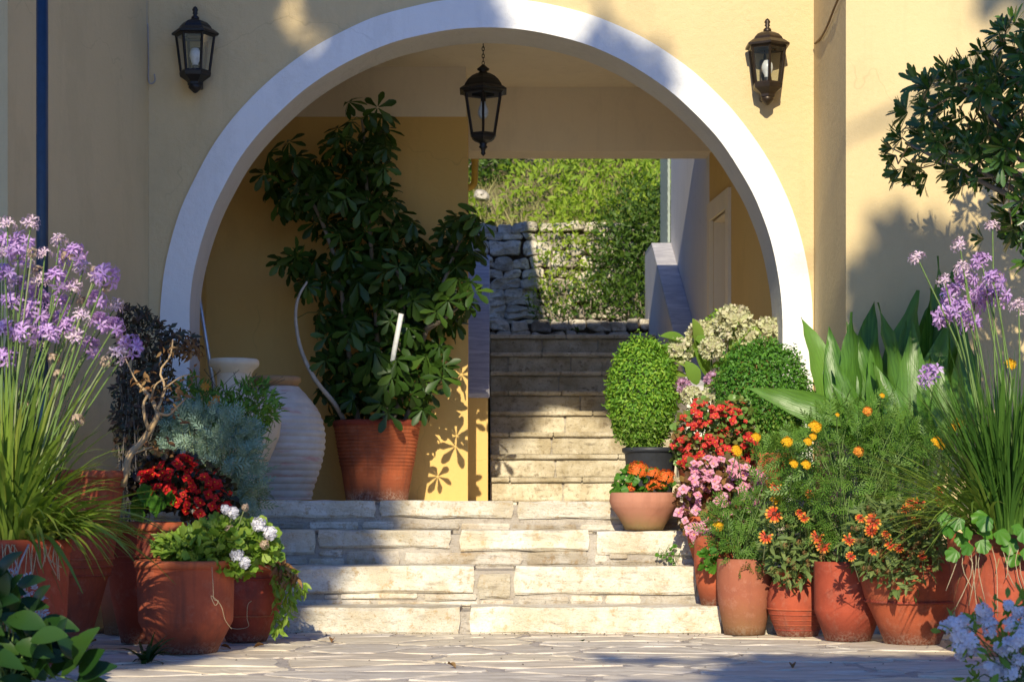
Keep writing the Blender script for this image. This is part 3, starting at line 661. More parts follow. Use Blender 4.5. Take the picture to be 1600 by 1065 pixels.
# garden behind
g = G(); g.box(-8, 10, 15.95, 17.6, .5, 1.955); g.obj('garden_terrace', M['hill_earth'], smooth=False, kind='structure')
g = G(); V = []; nx, ny = 40, 30
for j in range(ny + 1):
    for i in range(nx + 1):
        X = -8 + 18 * i / nx; Y = 17.62 + 14 * j / ny; V.append((X, Y, 3.08 + (Y - 17.62) * .62 + .25 * hnoise(X * .8, Y * .8) * min(1, j / 3)))
g.add(V, [(j * (nx + 1) + i, j * (nx + 1) + i + 1, (j + 1) * (nx + 1) + i + 1, (j + 1) * (nx + 1) + i) for j in range(ny) for i in range(nx)])
g.obj('hillside', M['hill_earth'], kind='structure')
def stone_wall(name, label, x0, x1, z0, z1, Y, depth, n_, ax, seed, gap=.014, bulge=.05):
    w_ = thing(name, ((x0 + x1) / 2, Y, z0), label, 'stone wall')
    g = G(); g.box(x0, x1, Y + .045, Y + depth, z0 - .05, z1 - .03); g.obj('dark_wall_core', M['earth'], w_, smooth=False)
    r = random.Random(seed); cells = []; z = z0
    while z < z1 - .03:
        h = min(r.uniform(*ax), z1 - z + .01)
        if z1 - z - h < .04: h = z1 - z
        x = x0 - r.uniform(0, .2)
        while x < x1:
            w0 = r.uniform(*n_) * (1.2 if h > .12 else .9); j = lambda k=.018: r.uniform(-k, k)
            wob = lambda u: .022 * hnoise(u * 2.5, z * 7, seed)
            if r.random() < .22 and h > .11:
                m_ = z + h * r.uniform(.4, .6); rows_ = [(z, m_), (m_, z + h)]
            else: rows_ = [(z, z + h)]
            for (za_, zb_) in rows_:
                g_ = gap / 2; cells.append([(x + g_ + j(), za_ + g_ + j(.008) + wob(x)), (x + w0 * .5, za_ + g_ + j(.012) + wob(x + w0 / 2)), (x + w0 - g_ + j(), za_ + g_ + j(.008) + wob(x + w0)), (x + w0 - g_ + j(), zb_ - g_ + j(.008) + wob(x + w0)), (x + w0 * .5, zb_ - g_ + j(.012) + wob(x + w0 / 2)), (x + g_ + j(), zb_ - g_ + j(.008) + wob(x))])
            x += w0
        z += h
    for i, c in enumerate(cells):
        dj = r.uniform(-.02, .02)
        g = cell_geo(c, bulge, .010, .026, lambda u, v, h: (u + .006 * hnoise(v * 30, h * 20, i), Y + .05 - h * 1.1 - dj + .018 * hnoise(u * 14, v * 14, i * .3), v), i * .61 + seed, .004, .018)
        if g: g.obj('stone', M['wall_stone'], w_, smooth=False)
stone_wall('retaining_wall', 'tall dry stone retaining wall below the green hillside', -1.6, 3.4, 1.95, 3.14, 17.3, .35, (.10, .32), (.07, .145), 4, .006, .06)
stone_wall('low_bed_wall', 'low white stone edging wall at the top of the stairs', -1.2, 2.2, 1.955, 2.155, 16.1, .2, (.11, .30), (.07, .13), 9, .006, .055)

# ================================================================== HILLSIDE GREENERY
def hz(X, Y): return 3.08 + (Y - 17.62) * .62
lf3 = flat(.5, 0, .15)
cl = leaf(.42, 2, .2, .2)
def clump_mass(name, cs, per, size, m_, label=None, cat=None, kind=None, parent=None, up=.5, tpl=None):
    g = G()
    for (c, r) in cs:
        n_ = int(per * (r[0] * r[0] + r[0] * r[2]) / .18); W, d = in_ball(c, r, n_, .5)
        dirs = d * .7 + rand_dirs(n_, up) * .8; nz = d + rand_dirs(n_, .4) * .6
        g.inst(tpl or cl, W, dirs, nz, size * rng.uniform(.6, 1.3, n_))
    o = g.obj(name, m_, parent, smooth=True, kind=kind)
    if label: tag(o, label, cat, kind=kind)
    return o
cs = []
for i in range(330):
    Y = 17.8 + 9 * rng.random() ** 1.7; X = rng.uniform(-3, 4.5); r = rng.uniform(.18, .42)
    if Y < 18.9 and X < .45: r *= .45
    cs.append(((X, Y, hz(X, Y) + r * .35), (r, r, r * rng.uniform(.8, 1.2))))
clump_mass('hillside_greenery', cs, 210, .068, L['hill'], 'sunlit yellow green scrub covering the hillside', 'scrub', 'stuff')
g = G(); n_ = 9000; X = rng.uniform(-2.5, 3.2, n_); Y = 17.6 + rng.random(n_) ** 1.3 * 2.2; W = np.stack([X, Y, hz(X, Y) - .05], 1)
g.inst(flat(.06, 0, .25, wide=.3), W, rand_dirs(n_, 1.6), rand_dirs(n_), rng.uniform(.08, .26, n_)); o = g.obj('dry_grass', L['hill_dry']); tag(o, 'dry straw coloured grass along the top of the retaining wall', 'grass', kind='stuff')
def shrub(name, label, base, cs, per, size, m_, stems=5, tpl=None, up=.4, cat='shrub', group=None):
    t_ = thing(name, base, label, cat, group); g = G()
    for i in range(stems):
        c = np.array(cs[i % len(cs)][0]); b = np.array(base) + rng.normal(size=3) * .03; b[2] = base[2] - .02
        g.tube(smoothpath([b, (b + c) / 2 + rng.normal(size=3) * .05, c]), np.linspace(.012, .004, 10), 5)
    g.obj('stem', M['bark'], t_); clump_mass('foliage', cs, per, size, m_, parent=t_, tpl=tpl, up=up, kind='stuff'); return t_
def PB(px, py, Y, r): return (tuple(P(px, py, Y)), (r, r * .9, r))
shrub('dark_evergreen_shrub', 'tall dark green shrub shading the corner beside the trellis', (1.35, 16.9, 1.95),
      [PB(1005, 460, 16.9, .28), PB(985, 410, 16.95, .33), PB(1015, 370, 16.9, .32), PB(970, 370, 17.0, .3), PB(1000, 325, 17.0, .3), PB(950, 430, 17.05, .22), PB(1040, 420, 16.9, .34), PB(1030, 340, 17, .3)], 560, .05, L['hill_dark'], 7)
shrub('climbing_shrub', 'loose light green shrub climbing over the retaining wall', (.62, 17.05, 1.95),
      [PB(865, 380, 17.1, .16), PB(855, 420, 17.05, .17), PB(880, 450, 17.0, .18), PB(900, 395, 17.1, .15), PB(915, 440, 17.05, .16), PB(845, 465, 17.0, .12), PB(875, 345, 17.3, .2), PB(900, 350, 17.25, .2), PB(935, 370, 17.2, .2), PB(845, 350, 17.25, .13)], 300, .05, L['hill'], 6)
shrub('low_garden_shrub', 'low spreading dark green shrub behind the stone edging', (1.0, 16.6, 1.95),
      [PB(x_, y_, 16.6, .15) for x_, y_ in ((850, 480), (880, 470), (910, 480), (940, 470), (970, 480), (1000, 470), (925, 455), (1025, 485), (960, 455))] + [PB(893, 500, 16.1, .07)], 420, .05, L['hill_dark'], 9)
shrub('shaded_hill_tree', 'dark leafy bush at the top of the slope by the yellow downpipe', (-.3, 18.6, 3.6),
      [PB(745, 245, 18.6, .3), PB(770, 255, 18.7, .26), PB(715, 265, 18.6, .3), PB(790, 238, 18.8, .22)], 420, .06, L['hill_dark'], 4)
# boulder on the slope
g = G(); d = onball(60, 4); 
o = cell_geo([(x * .075, z * .055) for x, z in ((-1, -.6), (-.3, -1), (.8, -.8), (1, .2), (.3, 1), (-.7, .8))], (.09), .05, .02, lambda u, v, h: (P(752, 302, 17.9)[0] + u, 17.95 - h, P(762, 305, 17.9)[2] + v), 3, .02).obj('boulder', M['wall_stone'], smooth=False)
tag(o, 'pale boulder half hidden in the dry grass', 'boulder')

# ================================================================== SHADE TREE behind the camera (its shadow lies on the left half of the facade)
TE = math.tan(SUN_EL) / math.cos(SUN_AZ); TA = math.tan(SUN_AZ)
def edge(Zf):
    k = [(-2.6, -1.5), (-1.9, -1.4), (-1.45, -1.0), (-1.2, -.95), (-.8, -.92), (-.35, -.74), (0, -.60), (.5, -.50), (.9, -.75), (2.3, -.72), (2.62, -.45), (2.9, -.15), (3.5, -.05), (4.5, -.3), (5.2, -1.2)]
    return np.interp(Zf, [a_[0] for a_ in k], [a_[1] for a_ in k])
def shade_leaves():
    n_ = 90000; A = rng.uniform(-5.2, 3.8, n_); B = rng.uniform(-2.6, 5.2, n_); keep = np.zeros(n_, bool)
    nz = np.array([hnoise(a_ * 1.6, b_ * 1.6, 2) + .6 * hnoise(a_ * 4, b_ * 4, 5) for a_, b_ in zip(A, B)])
    e = edge(B) + nz * .10
    keep |= (A < e)
    # gaps: the sun reaches the lilac-flowered plants and pot tops low on the left
    keep &= ~((A < -1.02) & (A > -2.3) & (B > -1.35) & (B < .30) & (nz > -.38))
    keep &= ~((A < -.62) & (A > -1.25) & (B > -.95) & (B < -.58) & (nz > -.15))
    keep &= ~((A < -.92) & (A > -1.45) & (B > -.52) & (B < -.08) & (nz > -.05))
    keep &= ~((A > -1.12) & (B > 1.15) & (B < 2.45) & (nz > -.08))
    for ca, cb in ((-1.21, 3.33), (-1.01, 3.30), (-.88, 3.12), (-2.62, 3.15)): keep &= ~(((A - ca + (B - cb) * .3) / .115) ** 2 + ((B - cb) / .21) ** 2 < 1)
    keep |= ((A - .74) / .22) ** 2 + ((B - 3.06 + (A - .74) * .4) / .055) ** 2 < 1
    right = ((A - 1.66) / .04) ** 2 + ((B - 1.95) / .03) ** 2 < .8
    right |= ((A - 2.75) / .28) ** 2 + ((B - 2.9) / .14) ** 2 < 1
    right |= (A > .75) & (B < -1.42) & (nz > -.10)
    right |= ((A - 2.2) / .30) ** 2 + ((B - 1.15) / .42) ** 2 < 1 - .5 * np.abs(nz)
    right |= (A > 3.6) & (B > 1.8) & (B < 4)
    return (A[keep], B[keep]), (A[right], B[right])
TS = np.array(TO_SUN)
def AB(a_, b_, s): return np.array([a_, 10.5, b_]) + TS * s
for k_, (A, B) in enumerate(shade_leaves()):
    x0_ = (-5.2, 5.2)[k_]; s_ = rng.uniform(14.5, 17.5, len(A)); W = np.stack([A, np.full(len(A), 10.5), B], 1) + TS * s_[:, None]
    tree = thing('courtyard_tree', (x0_, -4.2, 0), ['tall leafy tree behind the viewer that shades the left of the facade', 'second leafy tree behind the viewer, beyond the plumbago side'][k_], 'tree', 'trees behind the viewer')
    g = G(); g.inst(leaf(.55, 2, .1, .1), W, rand_dirs(len(A)), TS + rand_dirs(len(A)) * .6, rng.uniform(.14, .26, len(A))); g.obj('crown', L['shade_tree'], tree, kind='stuff')
    g = G(); g.tube(smoothpath([(x0_, -4.2, -.05), (x0_ - .1, -4.2, 2.5), (x0_, -4.1, 5), (x0_ - .1, -4, 8), (x0_, -4, 10.5)], 14), np.linspace(.2, .06, 14), 10)
    ends = [[(-3.2, 4.2), (-1.5, 4.6), (0, 4.1), (.62, 3.4), (.76, 3.05)], [(-3.5, 2.5), (-2, 2.2), (-1.1, 2.4)], [(-3.6, .8), (-2.6, .9), (-1.2, .9)], [(-3.6, -1), (-2.8, -2), (-1.8, -2.4)], [(-3.8, 4), (-3, 5)]] if k_ == 0 else [[(4, 3.6), (3.3, 3.2), (2.7, 2.9)], [(4, 1.6), (3, 1.3), (2.2, 1.15)], [(4, -1), (3, -1.8), (1.2, -1.9)], [(3.4, 2.8), (2.4, 2.3), (1.66, 1.95)]]
    for e_ in ends:
        pp = [(x0_, -4.1, max(1.5, min(9, e_[0][1] + 6)))] + [AB(a_, b_, 16.2) for a_, b_ in e_]; g.tube(smoothpath(pp, 12), np.linspace(.06, .010, 12), 6)
    g.obj('trunk', M['bark'], tree)

# ================================================================== LANTERNS, POLES, CABLES
def lantern(name, label, cx, cy_, s, y0, kind):
    """y0: pixel row of the top; rows below are measured from it"""
    k = s / FPX
    def z(row): return EYE + (HY - (y0 + row)) * k
    X = (cx - VPX) * k; Yc = s
    t_ = thing(name, (X, Yc, z(0)), label, 'lantern', 'wall lanterns beside the arch' if kind != 'pendant' else None); c = (X, Yc, 0); ph = R(90) if kind != 'wall' else R(0)
    mt = M['iron_bronze'] if kind == 'lit' or kind == 'wall2' else M['iron']
    def lt(nm, prof, seg, mat_=mt, smooth=False, ph_=None):
        g = G(); g.lathe([(r * k, z(row)) for row, r in prof][::-1], c, seg, ph=(ph if ph_ is None else ph_)); return g.obj(nm, mat_, t_, smooth=smooth)
    pend = kind == 'pendant'
    if pend:
        bars = (46, 31, 108, 20); 
        for i in range(7):                                                   # chain, link by link
            g = G(); a_ = np.linspace(0, 2 * math.pi, 13)[:-1]; zc = z(-34 + 5.6 * i + 3)
            pts_ = [(X + (math.cos(q_) * .007 if i % 2 else 0), Yc + (0 if i % 2 else math.cos(q_) * .007), zc + math.sin(q_) * .0135) for q_ in a_]; pts_.append(pts_[0]); g.tube(pts_, .0026, 5, cap=False); g.obj('chain_link', mt, t_)
        lt('finial', [(-1, 1.5), (0, 3), (3, 6), (6, 10), (8, 9), (10, 5.5), (13, 9), (14, 9)], 12, smooth=True)
        lt('roof', [(13, 6), (13.5, 12), (18, 20), (24, 27), (31, 32), (35, 34), (36, 36), (40, 42), (42, 42), (43, 36), (46, 33), (46, 20)], 6)
        lt('cup', [(107, 22), (109, 23), (112, 20.5), (114, 20), (118, 15), (121, 8), (122, 6.5)], 6)
        lt('drop', [(121, 6.5), (125, 5), (128, 7), (131, 4), (135, 3), (138, 4), (142, .5)], 12, smooth=True)
    else:
        bars = (44, 30, 104, 22)
        lt('finial', [(0, .5), (2, 3), (6, 5), (9, 3.2), (11, 4.5), (14, 2.5), (17, 6), (20, 6.5), (21, 6)], 12, smooth=True)
        lt('roof', [(21, 7), (23, 13), (26, 19), (31, 24), (35, 26), (35.5, 28), (42, 37), (45, 37), (46, 32), (49, 30), (49, 15)], 6)
        lt('cup', [(101, 23), (104, 25), (110, 24), (112, 21), (117, 14), (119, 12), (123, 12), (124, 10)], 6)
        lt('drop', [(123, 9.5), (127, 11), (131, 7), (135, 3), (136, .5)], 12, smooth=True)
        g = G(); g.box(X - .03, X + .03, Yc + .06, YA - .001, z(125), z(60)); bevel(g.obj('wall_bracket', mt, t_, smooth=False), .005, 1)
    rb0, r0_, rb1, r1_ = bars
    for i in range(6):
        a_ = ph + i * math.pi / 3; b_ = a_ + math.pi / 3
        pa = np.array([X + math.cos(a_) * r0_ * k, Yc + math.sin(a_) * r0_ * k, z(rb0)]); pb = np.array([X + math.cos(a_) * r1_ * k, Yc + math.sin(a_) * r1_ * k, z(rb1)])
        qa = np.array([X + math.cos(b_) * r0_ * k, Yc + math.sin(b_) * r0_ * k, z(rb0)]); qb = np.array([X + math.cos(b_) * r1_ * k, Yc + math.sin(b_) * r1_ * k, z(rb1)])
        g = G(); g.tube([pa, pb], .0075, 4); g.obj('frame_bar', mt, t_, smooth=False)
        g = G(); f = .06; g.add([pa + (qa - pa) * f, qa + (pa - qa) * f, qb + (pb - qb) * f, pb + (qb - pb) * f], [(0, 1, 2, 3)]); o = g.obj('glass_pane', M['glass'], t_, smooth=False)
    zb = z(78 if not pend else 72)
    pr = [(0, .045), (.018, .042), (.029, .022), (.0315, 0), (.026, -.02), (.017, -.04), (.016, -.055), (.001, -.056)]
    if pend: pr = [(r, -z_) for r, z_ in pr][::-1]
    g = G(); g.lathe([(max(r, .0005), z_ + zb) for r, z_ in pr][::-1], c, 16); g.obj('bulb', M['bulb'], t_)
    g = G(); g.lathe([(.017, zb - .10), (.017, zb - .05)] if not pend else [(.015, zb + .05), (.015, z(40))], c, 12); g.obj('bulb_socket', M['iron'], t_)
    return t_
lantern('wall_lantern', 'black wall lantern with a pale bulb on the shaded side of the facade', 305, 0, 10.5, 10, 'wall')
lantern('wall_lantern', 'bronzed wall lantern with a clear bulb on the sunlit side of the facade', 1199, 0, 10.5, 29, 'wall2')
lantern('hanging_lantern', 'dark six-sided lantern hanging on a chain inside the arch', 755, 0, 11.3, 102, 'pendant')

def rod(name, label, cat, pts, rad, m_, seg=10, parts=None):
    g = G(); g.tube(pts, rad, seg); o = g.obj(name, m_); return tag(o, label, cat)
po = thing('blue_pole', (PX(66, 8.6), 8.6, 0), 'dark blue painted metal pole in front of the shaded side wall', 'pole')
g = G(); g.tube([P(66, HY, 8.6) * [1, 1, 0], P(66, HY, 8.6) * [1, 1, 0] + [0, 0, 3.9]], .0265, 14); g.obj('tube', M['blue_metal'], po)
g = G(); g.lathe([(.05, 0), (.05, .01), (.03, .015), (.03, .04)], (PX(66, 8.6), 8.6, 0), 14); g.obj('foot', M['blue_metal'], po)
rod('conduit_cable', 'thin grey cable with a hooked end down the corner of the facade', 'cable', smoothpath([P(229, -60, 10.58), P(229, 30, 10.58), P(231, 42, 10.58), P(232, 100, 10.58), P(232, 126, 10.575), P(237, 131, 10.57), P(242, 126, 10.575), P(241, 116, 10.58)], 40), .0042, M['cable_grey'], 6)
rod('slack_cable', 'brown cable sagging across the corner near the sunlit lantern', 'cable', smoothpath([P(1273, 68, 10.55), P(1276, 66, 10.5), P(1284, 57, 10.3), P(1293, 40, 10.1), P(1303, 14, 9.9), P(1312, -8, 9.7), P(1316, -30, 9.64)], 30), .006, M['cable'], 6)
dp = thing('downpipe', (PX(741, 13.2), 13.45, 2.8), 'yellow painted downpipe elbow under the stair beam', 'pipe')
g = G(); g.tube(smoothpath([P(742, 180, 13.42), P(742, 240, 13.42), P(742, 275, 13.42), P(740, 288, 13.42), P(733, 293, 13.42), P(722, 294, 13.42), P(700, 294, 13.42)], 30), .024, 12); g.obj('pipe', M['pipe_yellow'], dp)
g = G(); g.tube([P(742, 246, 13.42), P(742, 252, 13.42)], .028, 12); g.obj('pipe_collar', M['pipe_yellow'], dp)
br = thing('broom', P(342, 783, 11.6) * [1, 1, 0] + [0, 0, .63], 'grey metal broom handle with a teal grip leaning in the arch behind the cream jar', 'broom')
pa, pb, pc = P(309, 446, 11.15), P(310.5, 462, 11.2), P(340, 640, 11.5); pd = P(352, 770, 11.7); pd[2] = .64
g = G(); g.tube([pb, pc, pd], .0125, 10); g.obj('handle', M['aluminium'], br)
g = G(); g.tube([pa, pb], .0135, 10); g.obj('grip', M['teal'], br)
g = G(); g.box(pd[0] - .13, pd[0] + .13, pd[1] - .03, pd[1] + .03, .632, .72); bevel(g.obj('broom_head', M['teal'], br, smooth=False), .01)

# ================================================================== POTS
def pot(t_, cx, Y, prof, zb, m_, nrim=0, seg=44, wob=.006, ph=0, rimname='rim'):
    """prof: (pixel row, half width in pixels) from the rim down, seen at depth Y"""
    X = PX(cx, Y); pr = [(h * Y / FPX, PZ(r, Y)) for r, h in prof]; pr[-1] = (pr[-1][0], zb)
    c = (X, Y, 0); th = min(.02, pr[0][0] * .13); body = pr[max(nrim - 1, 0):] if nrim else pr
    g = G(); ins = [] if nrim else [(pr[0][0] - th, pr[0][1] - .004), (pr[0][0] - th * 1.2, pr[0][1] - .09)]
    cr = [body[0]]
    for i in range(1, len(body) - 1):                                     # tight rings on both sides of each corner
        a_, b_, c_ = (np.array(body[i - 1]), np.array(body[i]), np.array(body[i + 1])); la, lc = np.linalg.norm(a_ - b_), np.linalg.norm(c_ - b_)
        if la > .008: cr.append(tuple(b_ + (a_ - b_) / la * .0035))
        if lc > .008: cr.append(tuple(b_ + (c_ - b_) / lc * .0035))
        if la <= .008 and lc <= .008: cr.append(body[i])
    body = cr + [body[-1]]
    bp = [(max(.002, r), z_) for r, z_ in (ins[::-1] + body + [(body[-1][0] * .93, zb + .0005), (.01, zb + .001)])]
    g.lathe(bp[::-1], c, seg, wob=wob, ph=ph); b = g.obj('pot', m_, t_)
    if nrim:
        rr = pr[:nrim]; g = G(); rp = [(rr[0][0] - th, rr[-1][1] - .03), (rr[0][0] - th, rr[0][1] - .004), (rr[0][0] - th * .4, rr[0][1])] + [(rr[0][0], rr[0][1] - .003)] + rr[1:] + [(rr[-1][0] - th * .5, rr[-1][1] - .002)]
        g.lathe(rp[::-1], c, seg, wob=wob, ph=ph); ro = g.obj(rimname, m_, b)
    g = G(); g.lathe([(.004, pr[0][1] - .035), (pr[0][0] * .5, pr[0][1] - .03), (pr[0][0] - th * .9, pr[0][1] - .04)], c, 20); g.obj('soil', M['earth'], t_)
    return b
def band(t_, cx, Y, row, half, m_, h=3.0, rope=False):
    X = PX(cx, Y); r = half * Y / FPX; z_ = PZ(row, Y); g = G(); k = 90 if rope else 44
    a_ = np.arange(k + 1) * 2 * math.pi / k; rad = h * Y / FPX * (1 + (.35 * (np.arange(k + 1) % 2) if rope else 0))
    g.tube(np.stack([X + r * np.cos(a_), Y + r * np.sin(a_), np.full(k + 1, z_)], 1), rad, 6, cap=False); return g.obj('rope_band' if rope else 'raised_ring', m_, t_)
def potted(name, label, cx, Y, zb, cat='potted plant', group=None): return thing(name, (PX(cx, Y), Y, zb), label, cat, group)

def blades(g, C, n, r0, reach, height, sag, width, az=(0, 2 * math.pi), seg=7, mi=0):
    a = rng.uniform(az[0], az[1], n); rr = r0 * np.sqrt(rng.random(n)); d = np.stack([np.cos(a), np.sin(a), 0 * a], 1)
    base = np.asarray(C) + np.stack([np.cos(a) * rr, np.sin(a) * rr, 0 * a], 1); re = rng.uniform(*reach, n)[:, None]; he = rng.uniform(*height, n)[:, None]; sg = rng.uniform(*sag, n)[:, None]
    side = np.stack([-np.sin(a), np.cos(a), 0 * a], 1); side += rng.normal(size=side.shape) * .25; wd = width * rng.uniform(.7, 1.2, n)[:, None]
    V = []; bend = rng.normal(size=(n, 1)) * .12
    for i in range(seg + 1):
        t = i / seg; p = base + d * re * t ** 1.25 + side * bend * re * t * t; p[:, 2] += (he * t - sg * t ** 2.6)[:, 0]
        wv = wd * (1 - .9 * max(0, (t - .5) / .5) ** 1.6) / 2; V += [p - side * wv, p + side * wv]
    V = np.stack(V, 1); k = 2 * (seg + 1)
    F = np.array([(2 * i, 2 * i + 1, 2 * i + 3, 2 * i + 2) for i in range(seg)]); FF = (F[None] + (np.arange(n) * k)[:, None, None]).reshape(-1, 4)
    g.add(V.reshape(-1, 3), FF, mi)
def foliage(t_, name, W, o, tpl, size, m_, up=.3, outk=.7, kind='stuff', zk=.6):
    n_ = len(W); g = G(); dirs = o * outk + rand_dirs(n_, up) * .8; nz = o * zk + rand_dirs(n_, .5) * .7 + np.array([0, -.35, .3])
    g.inst(tpl, W, dirs, nz, size * rng.uniform(.65, 1.25, n_)); return g.obj(name, m_, t_, kind=kind)
def stemfan(t_, base, W, n, rad=.004, m_=None, name='stems'):
    g = G(); ids = rng.choice(len(W), n)
    for i in ids:
        b = np.array(base) + np.array([rng.normal() * .03, rng.normal() * .03, 0]); m2 = (b + W[i]) / 2 + np.array([rng.normal() * .02, rng.normal() * .02, .05])
        g.tube(smoothpath([b, m2, W[i]], 7), np.linspace(rad, rad * .5, 7), 5, cap=False)
    return g.obj(name, m_ or M['green_stem'], t_, kind='stuff')

# flower shapes
star = ring(flat(.34, 0, .15), 6, .25); star += [(np.array([(0, 0, -.9), (.09, 0, 0), (-.05, .08, 0), (-.05, -.08, 0)]), np.array([(0, 1, 2), (0, 2, 3), (0, 3, 1)]), 0)]
five = ring(flat(.7, 0, .1, wide=.65), 5, .12)
four = ring(flat(.85, 0, .12, wide=.6), 4, .1)
UMB = [G_of(head(star, 17, .030, 10 + i, -.35, .3, .026)).mesh('umbel_of_stars', F_['lilac']) for i in range(4)]
UMBP = [G_of(head(star, 12, .026, 30 + i, -.2, .4, .021)).mesh('fading_umbel', F_['lilac_pale']) for i in range(2)]
UMBS = [G_of(head(flat(.45, 0, .3), 26, .016, 50 + i, -.7, .4, .024)).mesh('dried_umbel', F_['straw']) for i in range(2)]
def pomT(n, rad, lo=.0): return head(ring(flat(.8, 0, .3), 4, .5), n, rad, n, lo, .2, rad * .62, .6)
POM = [G_of(pomT(34, .020)).mesh('marigold_bloom', F_['yellow']), G_of(pomT(26, .018)).mesh('marigold_bloom', F_['tip'])]
def gail(n=13):
    out = []; ry_ = random.Random(n)
    for i in range(n):
        a_ = 2 * math.pi * i / n; rx = ry_.uniform(-.5, .35); a_ += ry_.uniform(-.12, .12)
        if ry_.random() < .12: continue
        inner = [(np.array([(-.05, .2, 0), (.05, .2, 0), (.14, .72, .02), (-.14, .72, .02)]), np.array([(0, 1, 2, 3)]), 0)]
        tip_ = [(np.array([(-.14, .72, .02), (.14, .72, .02), (.11, 1, -.04), (0, .93, 0), (-.11, 1, -.04)]), np.array([(0, 1, 2, 3, 4)]), 1)]
        out += xf(inner + tip_, rz=a_, rx=rx)
    return out + dome(.27, .2, 2, 10)
GAIL = [G_of(gail(n_)).mesh('gaillardia_bloom', [F_['redor'], F_['tip'], F_['maroon']]) for n_ in (12, 14, 11, 15, 10)]
SEED = G_of(head(flat(.5, 0, .1), 60, .5, 3, -.3, .08, .3)).mesh('seed_ball', L['dry'])
BEG = lambda m_: G_of(ring(flat(1.0, 0, .3, wide=.62), 4, .35) + ring(flat(.9, 0, .2, wide=.6), 3, .9, .6) + dome(.16, .14, 1, 6, .1)).mesh('begonia_bloom', [m_, F_['yellow']])
BR, BC, BP = BEG(F_['red']), BEG(F_['crimson']), BEG(F_['pink'])
floret4 = ring(flat(.95, 0, .15, wide=.58), 4, .12)
HYD = [G_of(head(xf(ring(flat(.95, 0, -.35, wide=.58), 4, .5), 0), 105, .42, 5 + i, -.6, .16, .16, .85)).mesh('hydrangea_head', F_['cream']) for i in range(2)]
HYM = G_of(head(ring(flat(.95, 0, -.35, wide=.58), 4, .5), 90, .42, 9, -.55, .16, .17, .8)).mesh('hydrangea_head', F_['mauve'])
KAL = [G_of(head(five, 46, .5, 15 + i, .0, .1, .14, .5)).mesh('flower_cluster', F_['orange']) for i in range(2)]
GER = [G_of(head(five, 13, .34, 25 + i, .0, .2, .42, .7)).mesh('geranium_head', F_['white']) for i in range(2)]
GERS = G_of(head(five, 16, .34, 29, -.3, .3, .26, .8)).mesh('faded_geranium_head', F_['straw'])
PLU = [G_of(head(five, 11, .36, 35 + i, -.1, .25, .38, .8)).mesh('plumbago_head', F_['plumb']) for i in range(3)]
COS = G_of(ring(flat(.5, 0, .1, wide=.7), 8, .15) + dome(.2, .15, 1, 8)).mesh('cosmos_bloom', [F_['tip'], F_['yellow']])
def blooms(t_, name, mes, W, o, size, jit=.3, face=None):
    for i in range(len(W)):
        zd = np.asarray(o[i]) * .5 + (np.array(face) if face is not None else np.array([0, -.8, .55])) + rng.normal(size=3) * .35
        yd = np.cross(zd, rng.normal(size=3)); put(name, mes[i % len(mes)], t_, W[i], yd, zd, size * rng.uniform(1 - jit, 1 + jit))
def yz(zd):
    zd = np.asarray(zd, float); a_ = np.cross(zd, [1, 0.01, 0]); return np.cross(zd, a_)

# ---------------------------------------------------------------- tall lilac plants
def garlic(t_, C, heads, Y, nbl, reach, height, sag, width, lm, dry, spread=.5, az=(0, 2 * math.pi)):
    g = G(); blades(g, C, nbl, .09, reach, height, sag, width, az); g.obj('leaf_blades', lm, t_, kind='stuff')
    g = G(); blades(g, C, 46, .11, (.10, .26), (.02, .10), (.1, .4), .006); g.obj('dry_blades', L['dry'], t_, kind='stuff')
    for i, (px, py, kind) in enumerate(heads):
        Yh = Y + rng.uniform(-.16, .16); p = P(px, py, Yh); b = np.array(C) + np.array([(p[0] - C[0]) * .12 + rng.normal() * .04, rng.normal() * .05, 0])
        mid = b * .45 + p * .55 + np.array([(b[0] - p[0]) * .12 + rng.normal() * .01, 0, .02]); d = p - mid
        g = G(); g.tube(smoothpath([b, mid, p], 9), np.linspace(.0046, .003, 9), 5, cap=False); sm = g.obj('flower_stem', M['green_stem'] if kind != 'd' else M['pale_stem'], t_)
        me, s_ = {'u': (UMB, 1.0), 'p': (UMBP, 1.0), 'd': (UMBS, 1.0)}[kind]
        up = d / np.linalg.norm(d) + rng.normal(size=3) * .25; put('flower_head', me[i % len(me)], sm, p, yz(up), up, s_ * rng.uniform(.85, 1.15) * (1.15 if kind == 'u' else 1))
YL = 7.25; t_ = potted('lilac_flower_pot', 'terracotta tub of arching bright grassy leaves and tall lilac star flowers beside the blue pole', 5, YL, 0, group='tubs of lilac star flowers')
pot(t_, 5, YL, [(841, 105), (862, 105), (864, 102), (900, 100), (960, 97), (1000, 90), (1040, 80)], 0, M['terra'], 2)
